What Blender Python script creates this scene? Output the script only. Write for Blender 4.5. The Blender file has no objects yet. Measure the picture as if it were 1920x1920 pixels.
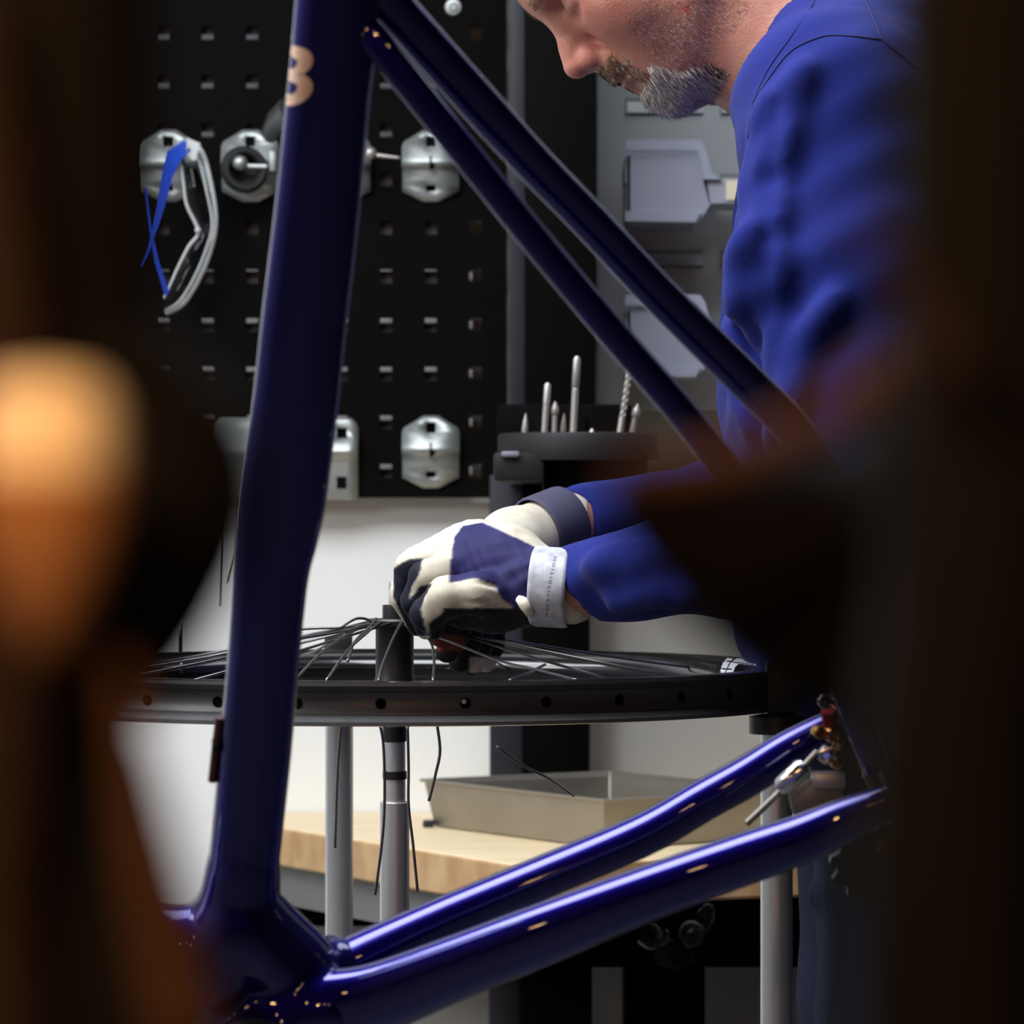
import bpy, bmesh, math, random
import numpy as np
from mathutils import Vector, Matrix
from mathutils.bvhtree import BVHTree

SC = bpy.context.scene
COL = SC.collection
F_PX, H = 6900.0, 1.13          # focal length in pixels (1920 px frame), camera height in metres

# ---------------------------------------------------------------- camera, world, light
cam_d = bpy.data.cameras.new('camera')
cam = bpy.data.objects.new('camera', cam_d); COL.objects.link(cam)
cam.location = (0, 0, H); cam.rotation_euler = (math.pi/2, 0, 0)
cam_d.sensor_width = 36; cam_d.lens = F_PX/1920*36
cam_d.clip_start = .05; cam_d.clip_end = 60
cam_d.dof.use_dof = True; cam_d.dof.focus_distance = 2.80; cam_d.dof.aperture_fstop = 12.5
SC.camera = cam

w = bpy.data.worlds.new('world'); SC.world = w; w.use_nodes = True
w.node_tree.nodes['Background'].inputs[0].default_value = (.5, .52, .6, 1)
w.node_tree.nodes['Background'].inputs[1].default_value = .02
vs = SC.view_settings
vs.view_transform = 'Standard'; vs.look = 'None'; vs.exposure = 0.0; vs.gamma = 1; vs.use_curve_mapping = False

def area(name, loc, rot, sx, sy, power, color):
    d = bpy.data.lights.new(name, 'AREA'); d.shape = 'RECTANGLE'; d.size = sx; d.size_y = sy
    d.energy = power; d.color = color
    o = bpy.data.objects.new(name, d); COL.objects.link(o); o.location = loc; o.rotation_euler = rot
    return o
CEIL = 2.75
PANELS = [(-.60, 2.45, 1.6, 1.2, 48), (1.0, 3.45, 1.2, .6, 3), (-1.75, 2.5, .6, 1.8, 24)]
for i, (x, y, sx, sy, p) in enumerate(PANELS):
    area('ceiling_panel_light', (x, y, CEIL-.045), (0, 0, 0), sx, sy, p, (.93, .96, 1.0))
BULBS = [(-1.05, 1.15, 1.30), (-.55, .35, 1.45), (-.05, -.40, 1.60), (.25, -.35, 1.58), (.55, -.1, 1.45), (-.80, .75, 1.12), (-.13, .10, 1.33)]
for (x, y, z) in BULBS:
    d = bpy.data.lights.new('bulb_light', 'POINT'); d.energy = 6.0 if y == .10 else 1.6; d.color = (1, .55, .25); d.shadow_soft_size = .022
    o = bpy.data.objects.new('bulb_light', d); COL.objects.link(o); o.location = (x, y, z)

WL = Vector((-1.35, 2.15, 1.78)); WT = Vector((.10, 2.95, 1.45))   # added fill lamp for the face, left of the stand
area('fill_lamp_light', WL+(WT-WL).normalized()*.03, (WT-WL).to_track_quat('-Z', 'Y').to_euler(), .50, .40, 6, (1, .96, .92))

# ---------------------------------------------------------------- helpers
def P(px, py, d):
    return Vector(((px-960)/F_PX*d, d, H-(py-960)/F_PX*d))
def lin(c):
    return tuple(((v/255)/12.92 if v/255 <= .04045 else ((v/255+.055)/1.055)**2.4) for v in c)
MATS = {}
def mat(name, rgb, rough=.5, metal=0., coat=0., spec=.5, noise=None, bump=None, sss=0., emit=None, trans=0., aniso=None, sheen=0., coat_rough=.03, ior=None, alpha=None, tint=None, coat_ior=1.5, attr=None):
    """noise = (scale, amount, rgb2[, stretch]); bump = (scale, strength[, stretch])"""
    m = bpy.data.materials.new(name); m.use_nodes = True; MATS[name] = m
    nt = m.node_tree; b = nt.nodes['Principled BSDF']
    b.inputs['Base Color'].default_value = (*lin(rgb), 1)
    b.inputs['Roughness'].default_value = rough; b.inputs['Metallic'].default_value = metal
    b.inputs['Coat IOR'].default_value = coat_ior; b.inputs['Coat Weight'].default_value = coat; b.inputs['Coat Roughness'].default_value = coat_rough
    b.inputs['Specular IOR Level'].default_value = spec
    if sss:
        b.inputs['Subsurface Weight'].default_value = sss
        b.inputs['Subsurface Radius'].default_value = (.012, .004, .002); b.inputs['Subsurface Scale'].default_value = .6
    if trans: b.inputs['Transmission Weight'].default_value = trans
    if ior: b.inputs['IOR'].default_value = ior
    if sheen: b.inputs['Sheen Weight'].default_value = sheen; b.inputs['Sheen Roughness'].default_value = .5
    if tint: b.inputs['Coat Tint'].default_value = (*lin(tint), 1)
    if emit:
        b.inputs['Emission Color'].default_value = (*lin(emit[0]), 1); b.inputs['Emission Strength'].default_value = emit[1]
    tc = nt.nodes.new('ShaderNodeTexCoord')
    def tex(scale, stretch):
        n = nt.nodes.new('ShaderNodeTexNoise'); n.inputs['Scale'].default_value = scale; n.inputs['Detail'].default_value = 5
        mp = nt.nodes.new('ShaderNodeMapping'); mp.inputs['Scale'].default_value = stretch
        nt.links.new(tc.outputs['Object'], mp.inputs['Vector']); nt.links.new(mp.outputs['Vector'], n.inputs['Vector'])
        return n
    if attr:
        va = nt.nodes.new('ShaderNodeVertexColor'); va.layer_name = 'tint'
        n = tex(attr[0], (1, 1, 1)); hs = nt.nodes.new('ShaderNodeMix'); hs.data_type = 'RGBA'; hs.blend_type = 'MULTIPLY'
        rp = nt.nodes.new('ShaderNodeMapRange'); rp.inputs[1].default_value = .3; rp.inputs[2].default_value = .7; rp.inputs[4].default_value = attr[1]
        hs.inputs[7].default_value = (*lin(attr[2]), 1)
        nt.links.new(n.outputs['Fac'], rp.inputs[0]); nt.links.new(rp.outputs[0], hs.inputs[0]); nt.links.new(va.outputs['Color'], hs.inputs[6]); nt.links.new(hs.outputs[2], b.inputs['Base Color'])
    if noise:
        n = tex(noise[0], noise[3] if len(noise) > 3 else (1, 1, 1))
        r = nt.nodes.new('ShaderNodeMapRange'); r.inputs[1].default_value = .35; r.inputs[2].default_value = .65
        r.inputs[4].default_value = noise[1]
        mx = nt.nodes.new('ShaderNodeMix'); mx.data_type = 'RGBA'
        mx.inputs[6].default_value = (*lin(rgb), 1); mx.inputs[7].default_value = (*lin(noise[2]), 1)
        nt.links.new(n.outputs['Fac'], r.inputs[0]); nt.links.new(r.outputs[0], mx.inputs[0]); nt.links.new(mx.outputs[2], b.inputs['Base Color'])
    if bump:
        n = tex(bump[0], bump[2] if len(bump) > 2 else (1, 1, 1))
        bp = nt.nodes.new('ShaderNodeBump'); bp.inputs['Strength'].default_value = bump[1]; bp.inputs['Distance'].default_value = .002
        nt.links.new(n.outputs['Fac'], bp.inputs['Height']); nt.links.new(bp.outputs['Normal'], b.inputs['Normal'])
    return m

def tag(o, label=None, cat=None, group=None, kind=None):
    for k, v in (('label', label), ('category', cat), ('group', group), ('kind', kind)):
        if v: o[k] = v
    return o
def thing(name, loc, label, cat, group=None):
    o = bpy.data.objects.new(name, None); COL.objects.link(o); o.location = loc; o.empty_display_size = .05
    return tag(o, label, cat, group)
def root_loc(o):
    l = Vector(o.location)
    while o.parent: o = o.parent; l += Vector(o.location)
    return l

class MB:
    """collects shapes given in world metres; build() links them as one mesh object"""
    def __init__(s): s.v = []; s.f = []; s.m = []
    def add(s, verts, faces, mi=0):
        o = len(s.v); s.v += [tuple(v) for v in verts]
        s.f += [tuple(i+o for i in f) for f in faces]; s.m += [mi]*len(faces); return s
    def box(s, c, size, rot=None, mi=0, bev=0.0):
        if bev:
            bm = bmesh.new(); bmesh.ops.create_cube(bm, size=1); bmesh.ops.scale(bm, vec=size, verts=bm.verts)
            bmesh.ops.bevel(bm, geom=bm.edges[:], offset=bev, segments=2, profile=.5, affect='EDGES')
            bm.verts.index_update(); vs_ = [v.co.copy() for v in bm.verts]; fs = [[v.index for v in f.verts] for f in bm.faces]; bm.free()
        else:
            vs_ = [Vector((x*size[0]/2, y*size[1]/2, z*size[2]/2)) for x in (-1, 1) for y in (-1, 1) for z in (-1, 1)]
            fs = [(0, 1, 3, 2), (4, 6, 7, 5), (0, 4, 5, 1), (2, 3, 7, 6), (0, 2, 6, 4), (1, 5, 7, 3)]
        if rot is not None: vs_ = [rot @ v for v in vs_]
        c = Vector(c); return s.add([v+c for v in vs_], fs, mi)
    def tube(s, pts, r, n=8, mi=0, cap=True):
        pts = [Vector(p) for p in pts]; rr = r if isinstance(r, (list, tuple)) else [r]*len(pts)
        vs_, fs = [], []; up = None
        for i, p in enumerate(pts):
            t = (pts[min(i+1, len(pts)-1)]-pts[max(i-1, 0)]).normalized()
            if up is None: up = t.orthogonal().normalized()
            up = (up-t*up.dot(t)).normalized(); sd = t.cross(up)
            for k in range(n):
                a = 2*math.pi*k/n; vs_.append(p+(up*math.cos(a)+sd*math.sin(a))*rr[i])
        for i in range(len(pts)-1):
            for k in range(n):
                fs.append((i*n+k, i*n+(k+1) % n, (i+1)*n+(k+1) % n, (i+1)*n+k))
        if cap: fs.append(tuple(range(n-1, -1, -1))); fs.append(tuple((len(pts)-1)*n+k for k in range(n)))
        return s.add(vs_, fs, mi)
    def lathe(s, prof, o, axis=(0, 0, 1), n=24, mi=0, closed=False):
        ax = Vector(axis).normalized(); u = ax.orthogonal().normalized(); w_ = ax.cross(u); o = Vector(o)
        vs_, fs = [], []; k = len(prof)
        for j in range(n):
            a = 2*math.pi*j/n; d = u*math.cos(a)+w_*math.sin(a)
            vs_ += [o+d*r+ax*z for r, z in prof]
        for j in range(n):
            j2 = (j+1) % n
            for i in range(k if closed else k-1):
                i2 = (i+1) % k; fs.append((j*k+i, j2*k+i, j2*k+i2, j*k+i2))
        if not closed:
            if prof[0][0] > 1e-6: fs.append(tuple(j*k for j in range(n-1, -1, -1)))
            if prof[-1][0] > 1e-6: fs.append(tuple(j*k+k-1 for j in range(n)))
        return s.add(vs_, fs, mi)
    def prism(s, poly, ext, mi=0):
        """poly: world points of one face; ext: extrusion vector"""
        n = len(poly); a = [Vector(p) for p in poly]; e = Vector(ext)
        fs = [tuple(range(n)), tuple(range(2*n-1, n-1, -1))]+[(i, i+n, (i+1) % n+n, (i+1) % n) for i in range(n)]
        return s.add(a+[p+e for p in a], fs, mi)
    def ball(s, c, r, seg=12, rings=8, mi=0):
        rx, ry, rz = r if isinstance(r, (list, tuple)) else (r, r, r)
        c = Vector(c); vs_ = [c+Vector((0, 0, rz))]; fs = []
        for i in range(1, rings):
            t = math.pi*i/rings
            for k in range(seg):
                a = 2*math.pi*k/seg; vs_.append(c+Vector((rx*math.sin(t)*math.cos(a), ry*math.sin(t)*math.sin(a), rz*math.cos(t))))
        vs_.append(c-Vector((0, 0, rz))); L = len(vs_)-1
        for k in range(seg): fs.append((0, 1+k, 1+(k+1) % seg)); fs.append((L, L-1-k, L-1-(k+1) % seg))
        for i in range(rings-2):
            for k in range(seg):
                a = 1+i*seg+k; b = 1+i*seg+(k+1) % seg; fs.append((a, a+seg, b+seg, b))
        return s.add(vs_, fs, mi)
    def build(s, name, mats, parent=None, smooth=35, loc=None, fix=True):
        if not isinstance(mats, (list, tuple)): mats = [mats]
        org = Vector(loc) if loc is not None else Vector((0, 0, 0))
        pl = root_loc(parent) if parent else Vector((0, 0, 0))
        if parent and loc is None: org = pl
        me = bpy.data.meshes.new(name)
        me.from_pydata([Vector(v)-org for v in s.v], [], s.f)
        for m in mats: me.materials.append(m)
        me.polygons.foreach_set('material_index', s.m)
        if fix:
            bm = bmesh.new(); bm.from_mesh(me); bmesh.ops.recalc_face_normals(bm, faces=bm.faces[:]); bm.to_mesh(me); bm.free()
        if smooth:
            me.polygons.foreach_set('use_smooth', [True]*len(me.polygons))
            if smooth < 180: me.set_sharp_from_angle(angle=math.radians(smooth))
        me.update()
        o = bpy.data.objects.new(name, me); COL.objects.link(o)
        o.location = org-pl
        if parent: o.parent = parent
        return o
def dup(root, loc, label=None):
    c = root.copy(); COL.objects.link(c); c.location = loc
    if label: c['label'] = label
    for ch in list(root.children):
        k = ch.copy(); COL.objects.link(k); k.parent = c
        for g in list(ch.children):
            q = g.copy(); COL.objects.link(q); q.parent = k
    return c
def share(o, loc, parent=None):
    """another object on the same mesh; loc is a world position"""
    c = bpy.data.objects.new(o.name.split('.')[0], o.data); COL.objects.link(c)
    c.parent = parent; c.location = Vector(loc)-(root_loc(parent) if parent else Vector((0, 0, 0))); c.rotation_euler = o.rotation_euler
    return c
def spline(pts, n):
    """Catmull-Rom through tuples of any length"""
    A = np.array(pts, float); out = []
    for i in range(len(A)-1):
        p0, p1, p2, p3 = A[max(i-1, 0)], A[i], A[i+1], A[min(i+2, len(A)-1)]
        for k in range(n):
            t = k/n; out.append(.5*((2*p1)+(-p0+p2)*t+(2*p0-5*p1+4*p2-p3)*t*t+(-p0+3*p1-3*p2+p3)*t**3))
    out.append(A[-1]); return out
def rotz(a): return Matrix.Rotation(a, 3, 'Z')

# ---------------------------------------------------------------- signed distance surfaces
class Field:
    def __init__(s, xs, ys, zs):
        s.x, s.y, s.z = (np.asarray(a, np.float32) for a in (xs, ys, zs))
        s.F = np.full((len(xs), len(ys), len(zs)), .08, np.float32)
    def _blk(s, lo, hi):
        sl = tuple(slice(max(int(np.searchsorted(a, l))-1, 0), int(np.searchsorted(a, h))+1) for a, l, h in zip((s.x, s.y, s.z), lo, hi))
        g = np.meshgrid(s.x[sl[0]], s.y[sl[1]], s.z[sl[2]], indexing='ij', sparse=True)
        return sl, g
    def _put(s, sl, d, k, cut):
        f = s.F[sl]
        if cut: f, d = -f, d
        if k > 0:
            h = np.maximum(k-np.abs(f-d), 0)/k; r = np.minimum(f, d)-h*h*k*.25
        else: r = np.minimum(f, d)
        s.F[sl] = -r if cut else r
    def cone(s, a, b, r1, r2, k=.01, cut=False):
        a, b = np.array(a, float), np.array(b, float); m = max(r1, r2)+.05+k
        sl, (X, Y, Z) = s._blk(np.minimum(a, b)-m, np.maximum(a, b)+m)
        if 0 in s.F[sl].shape: return s
        ba = b-a; L = max((ba*ba).sum(), 1e-12)
        t = np.clip(((X-a[0])*ba[0]+(Y-a[1])*ba[1]+(Z-a[2])*ba[2])/L, 0, 1)
        d = np.sqrt((X-a[0]-t*ba[0])**2+(Y-a[1]-t*ba[1])**2+(Z-a[2]-t*ba[2])**2)-(r1+(r2-r1)*t)
        s._put(sl, d.astype(np.float32), k, cut); return s
    def chain(s, pts, rs, k=.01, cut=False):
        for i in range(len(pts)-1): s.cone(pts[i], pts[i+1], rs[i], rs[i+1], k, cut)
        return s
    def ell(s, c, r, R=None, k=.01, cut=False):
        c = np.array(c, float); r = np.array(r, float); m = r.max()+.05+k
        sl, (X, Y, Z) = s._blk(c-m, c+m)
        if 0 in s.F[sl].shape: return s
        q = (X-c[0], Y-c[1], Z-c[2])
        if R is not None: q = tuple(R[0][i]*q[0]+R[1][i]*q[1]+R[2][i]*q[2] for i in range(3))
        k0 = np.sqrt(sum((q[i]/r[i])**2 for i in range(3))); k1 = np.sqrt(sum((q[i]/r[i]**2)**2 for i in range(3)))
        s._put(sl, (k0*(k0-1)/np.maximum(k1, 1e-9)).astype(np.float32), k, cut); return s
    def half(s, p, n, k=.002):
        """cut away everything on the n side of the plane"""
        n = np.array(n, float); n /= np.linalg.norm(n); p = np.array(p, float)
        d = (s.x[:, None, None]-p[0])*n[0]+(s.y[None, :, None]-p[1])*n[1]+(s.z[None, None, :]-p[2])*n[2]
        s.F = np.maximum(s.F, d.astype(np.float32)); return s
    def mesh(s):
        F = s.F; S = F < 0; n = np.array(F.shape)
        c = np.zeros(n-1, np.int8)
        for i in (0, 1):
            for j in (0, 1):
                for k in (0, 1): c += S[i:n[0]-1+i, j:n[1]-1+j, k:n[2]-1+k]
        act = (c > 0) & (c < 8); idx = -np.ones(act.shape, np.int64); I = np.argwhere(act); idx[act] = np.arange(len(I))
        ax = (s.x, s.y, s.z); acc = np.zeros((len(I), 3)); cnt = np.zeros(len(I))
        for a in range(3):
            b_, c_ = [q for q in range(3) if q != a]
            for u in (0, 1):
                for v in (0, 1):
                    p = I.copy(); p[:, b_] += u; p[:, c_] += v; q = p.copy(); q[:, a] += 1
                    f0 = F[p[:, 0], p[:, 1], p[:, 2]]; f1 = F[q[:, 0], q[:, 1], q[:, 2]]
                    m = (f0 < 0) != (f1 < 0); t = np.where(m, f0/np.where(m, f0-f1, 1), 0)
                    for e in range(3):
                        x0, x1 = ax[e][p[:, e]], ax[e][q[:, e]]
                        acc[:, e] += np.where(m, x0+(x1-x0)*t, 0)
                    cnt += m
        V = acc/cnt[:, None]; faces = []
        for a in range(3):
            b_, c_ = [q for q in range(3) if q != a]
            lo = [slice(None)]*3; hi = [slice(None)]*3; lo[a] = slice(0, -1); hi[a] = slice(1, None)
            E = S[tuple(lo)] != S[tuple(hi)]; J = np.argwhere(E)
            ok = (J[:, b_] > 0) & (J[:, c_] > 0) & (J[:, b_] < n[b_]-1) & (J[:, c_] < n[c_]-1); J = J[ok]
            g = []
            for u, v in ((1, 1), (0, 1), (0, 0), (1, 0)):
                p = J.copy(); p[:, b_] -= u; p[:, c_] -= v; g.append(idx[p[:, 0], p[:, 1], p[:, 2]])
            Q = np.stack(g, 1); fl = S[J[:, 0], J[:, 1], J[:, 2]]
            if a == 1: fl = ~fl
            Q[~fl] = Q[~fl][:, ::-1]; faces.append(Q)
        return V, np.concatenate(faces)
def np_mesh(name, V, Q, mats, parent, midx=None, smooth=True):
    pl = np.array(root_loc(parent)) if parent else np.zeros(3)
    me = bpy.data.meshes.new(name); V = np.asarray(V, np.float32)-pl.astype(np.float32)
    n, k = len(Q), Q.shape[1]
    me.vertices.add(len(V)); me.vertices.foreach_set('co', V.ravel())
    me.loops.add(n*k); me.loops.foreach_set('vertex_index', Q.astype(np.int32).ravel())
    me.polygons.add(n); me.polygons.foreach_set('loop_start', np.arange(0, n*k, k, dtype=np.int32))
    for m in (mats if isinstance(mats, list) else [mats]): me.materials.append(m)
    if midx is not None: me.polygons.foreach_set('material_index', midx.astype(np.int32))
    me.polygons.foreach_set('use_smooth', np.full(n, smooth)); me.update(calc_edges=True); me.validate()
    o = bpy.data.objects.new(name, me); COL.objects.link(o); o.parent = parent; return o
def paint_verts(o, rgb):
    a = o.data.color_attributes.new('tint', 'FLOAT_COLOR', 'POINT')
    c = np.asarray(rgb, float)/255; c = np.where(c <= .04045, c/12.92, ((c+.055)/1.055)**2.4)
    a.data.foreach_set('color', np.concatenate([c, np.ones((len(c), 1))], 1).astype(np.float32).ravel())
def axis_grid(*segs):
    """segs: (start, stop, step) runs joined end to end"""
    out = []
    for a, b, st in segs: out.append(np.linspace(a, b, max(int(round((b-a)/st)), 1), endpoint=False))
    return np.concatenate(out+[[segs[-1][1]]])
def relax(V, Q, it):
    V = V.copy(); n = len(V)
    e = np.concatenate([np.stack([Q[:, i], Q[:, (i+1) % 4]], 1) for i in range(4)]); a = np.concatenate([e[:, 0], e[:, 1]]); b = np.concatenate([e[:, 1], e[:, 0]])
    cnt = np.bincount(a, minlength=n)[:, None]
    for i in range(it):
        for lam in (.5, -.52):
            A = np.stack([np.bincount(a, V[b, k], n) for k in range(3)], 1)/np.maximum(cnt, 1); V += lam*(A-V)
    return V
# ---------------------------------------------------------------- materials
wall_m = mat('wall_paint', (238, 239, 236), .6, noise=(3, .12, (228, 228, 224)))
dim_m = mat('dim_wall_paint', (46, 44, 44), .85, noise=(2, .3, (40, 38, 38)))
floor_m = mat('floor_paint', (88, 88, 90), .55, noise=(6, .5, (70, 70, 72)))
black_m = mat('black_powder_coat', (11, 10, 9), .65, spec=.03, noise=(40, .5, (15, 13, 12)), bump=(900, .08))
char_m = mat('charcoal_steel', (44, 44, 52), .5, spec=.3, noise=(20, .4, (36, 36, 43)))
louvre_m = mat('pale_grey_enamel', (160, 164, 166), .42, noise=(5, .15, (151, 155, 157)))
apron_m = mat('grey_steel', (110, 112, 108), .5, noise=(15, .3, (98, 100, 97)))
slot_m = mat('recess_grey', (120, 120, 124), .7)
zinc_m = mat('zinc_plate', (176, 181, 178), .46, metal=.8, noise=(60, .35, (156, 161, 159)), bump=(200, .05))
steel_m = mat('brushed_steel', (186, 180, 174), .38, metal=.6, noise=(30, .3, (166, 160, 156), (1, 1, .05)))
dullsteel_m = mat('tray_steel', (160, 154, 143), .45, metal=.85, noise=(14, .4, (144, 138, 127)))
wood_m = mat('beech_worktop', (236, 216, 178), .5, noise=(9, .6, (222, 196, 150), (1, 5, 9)), bump=(60, .15, (1, 5, 9)))
endgrain_m = mat('beech_edge', (206, 170, 124), .6, noise=(38, .8, (176, 134, 86), (1, 1, .5)))
bin_m = mat('lavender_grey_plastic', (150, 154, 170), .38, noise=(8, .2, (142, 146, 162)))
paper_m = mat('label_card', (214, 206, 178), .8)
spot_m = mat('light_spot_metal', (118, 114, 114), .6, metal=.2)  # pale colour for the light spots drawn in the pegboard holes
spotdim_m = mat('dim_light_spot_metal', (72, 67, 74), .65, metal=.1)  # darker copy for the faint light spots of the upper rows
holeback_m = mat('brown_black_backing', (54, 44, 40), .8)
lamp_m = mat('panel_diffuser', (240, 245, 255), .5, emit=((235, 242, 255), 3.0))

# ---------------------------------------------------------------- room shell
RX0, RX1, RY0, RY1 = -2.3, 2.6, -2.6, 4.12
def shell(name, c, size, m):
    return tag(MB().box(c, size).build(name, m, smooth=0, loc=c), kind='structure')
shell('floor', ((RX0+RX1)/2, (RY0+RY1)/2, -.05), (RX1-RX0+.2, RY1-RY0+.2, .1), floor_m)
shell('ceiling', ((RX0+RX1)/2, (RY0+RY1)/2, CEIL+.05), (RX1-RX0+.2, RY1-RY0+.2, .1), dim_m)
shell('wall_back', ((RX0+RX1)/2, RY1+.05, CEIL/2), (RX1-RX0+.2, .1, CEIL), wall_m)
shell('wall_left', (RX0-.05, (RY0+RY1)/2, CEIL/2), (.1, RY1-RY0, CEIL), mat('left_wall_paint', (150, 150, 150), .7, noise=(2, .2, (140, 140, 140))))
shell('wall_right', (RX1+.05, (RY0+RY1)/2, CEIL/2), (.1, RY1-RY0, CEIL), dim_m)
shell('wall_front', ((RX0+RX1)/2, RY0-.05, CEIL/2), (RX1-RX0+.2, .1, CEIL), dim_m)
gw = MB().box((P(1040, 0, RY1).x+.9, RY1-.003, 1.2), (1.8, .006, 2.4)).build('trim_1', mat('grey_wall_panel', (172, 170, 165), .6, noise=(4, .2, (162, 160, 155))), smooth=0, loc=(P(1040, 0, RY1).x+.9, RY1-.003, 0)); tag(gw, kind='structure')
for i, (x, y, sx, sy, p) in enumerate(PANELS):
    t = thing('ceiling_light', (x, y, CEIL), 'flat white ceiling light panel above the '+('workbench end', 'mechanic in blue', 'left wall side')[i], 'lamp')
    f = MB()
    for s_ in (-1, 1):
        f.box((x+s_*(sx/2+.015), y, CEIL-.02), (.03, sy+.06, .04)); f.box((x, y+s_*(sy/2+.015), CEIL-.02), (sx, .03, .04))
    f.build('frame', louvre_m, t); MB().box((x, y, CEIL-.015), (sx, sy, .01)).build('diffuser', lamp_m, t)

# string of warm bulbs behind the camera
bulb_m = mat('warm_bulb_glass', (255, 190, 110), .3, emit=((255, 170, 90), 6))
cord_m = mat('cord_black', (20, 20, 20), .6)
for i, (x, y, z) in enumerate(BULBS):
    t = thing('pendant_bulb', (x, y, CEIL), 'small warm pendant bulb on a black cord behind the camera', 'lamp', 'warm pendant bulbs')
    MB().tube([(x, y, CEIL), (x, y, z+.07)], .003, 6).build('cord', cord_m, t)
    MB().lathe([(.012, .035), (.014, .05), (.012, .07)], (x, y, z), n=12).build('socket', cord_m, t)

# added fill lamp on a floor stand, left of the picture
lampk_m = mat('lamp_housing', (40, 40, 42), .5)
t = thing('fill_lamp', (WL.x, WL.y, 0), 'added black fill lamp on a floor stand, outside the left edge of the picture', 'lamp')
q_ = (WT-WL).to_track_quat('-Z', 'Y').to_matrix(); fd = (WT-WL).normalized()
MB().box(WL, (.50, .40, .012), q_).build('diffuser', lamp_m, t, smooth=0)
MB().box(WL-fd*.03, (.54, .44, .045), q_, bev=.006).build('housing', lampk_m, t)
MB().tube([(WL.x-fd.x*.07, WL.y-fd.y*.07, .02), (WL.x-fd.x*.07, WL.y-fd.y*.07, WL.z)], .014, 12).build('pole', lampk_m, t)
MB().lathe([(0, 0), (.17, 0), (.17, .015), (.02, .03), (0, .03)], (WL.x-fd.x*.07, WL.y-fd.y*.07, 0), n=28).build('base', lampk_m, t)

# ---------------------------------------------------------------- pegboard with square holes
PD = 4.082
def ppx(px, py, d=PD): return P(px, py, d)
cols = [305.5+83.7*k for k in range(-4, 8)]; rows = [62+91.2*k for k in range(-2, 10)]
x_l, x_r, y_t, y_b = -130, 950, -190, 933
pb = thing('pegboard', ppx((x_l+x_r)/2, y_b), 'black steel pegboard with square holes and zinc clips on the back wall', 'pegboard')
m = MB(); hx, hy = 11.5, 13
xe = [x_l]+[e for c in cols for e in (c-hx, c+hx)]+[x_r]; ye = [y_t]+[e for r in rows for e in (r-hy, r+hy)]+[y_b]
for i in range(len(xe)-1):
    for j in range(len(ye)-1):
        q = [(xe[i], ye[j]), (xe[i+1], ye[j]), (xe[i+1], ye[j+1]), (xe[i], ye[j+1])]
        if not (i % 2 and j % 2): m.add([ppx(*a) for a in q], [(0, 1, 2, 3)])
        else:
            fr = [ppx(*a) for a in q]; bk = [v+Vector((0, .004, 0)) for v in fr]
            m.add(fr+bk, [(k, (k+1) % 4, (k+1) % 4+4, k+4) for k in range(4)])
for (a, b, c, d) in ((x_l, y_t, x_r, y_t), (x_r, y_t, x_r, y_b), (x_r, y_b, x_l, y_b), (x_l, y_b, x_l, y_t)):
    p, q = ppx(a, b), ppx(c, d); e = Vector((0, .032, 0)); m.add([p, q, q+e, p+e], [(0, 1, 2, 3)])
m.build('perforated_sheet', black_m, pb, smooth=0, fix=False)
a, b = ppx(x_l+10, y_t+10), ppx(858, y_b-12)
MB().box(((a.x+b.x)/2, PD+.012, (a.z+b.z)/2), (b.x-a.x, .004, a.z-b.z)).build('backing', holeback_m, pb, smooth=0)
def spot_mesh(py0, py1, m_):
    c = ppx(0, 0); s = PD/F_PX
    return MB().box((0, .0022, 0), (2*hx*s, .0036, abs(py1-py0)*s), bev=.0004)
spot_tabs = {}  # pale tabs stand in for light spots showing in the holes
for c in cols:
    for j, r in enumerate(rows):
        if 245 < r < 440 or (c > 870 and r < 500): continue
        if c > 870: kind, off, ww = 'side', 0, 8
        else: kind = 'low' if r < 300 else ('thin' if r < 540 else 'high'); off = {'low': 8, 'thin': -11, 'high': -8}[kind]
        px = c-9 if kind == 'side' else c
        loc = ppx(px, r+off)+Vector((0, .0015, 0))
        if kind not in spot_tabs:
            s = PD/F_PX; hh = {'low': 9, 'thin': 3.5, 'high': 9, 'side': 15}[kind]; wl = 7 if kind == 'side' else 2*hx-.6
            o = MB().box(loc, (wl*s, .002, hh*s), bev=.0005).build('light_spot_tab', spotdim_m if kind == 'low' else spot_m, pb, loc=loc)
            spot_tabs[kind] = o
        else: share(spot_tabs[kind], loc, pb)
def screw(c, r, parent, name='screw', m_=zinc_m):
    return MB().lathe([(0, .004), (r*.35, .004), (r*.4, .0022), (r*.5, .0036), (r*.85, .003), (r, .0008), (r, 0)], c, (0, -1, 0), 16).build(name, m_, parent)
screw(ppx(850, 14), .010, pb)

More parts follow.
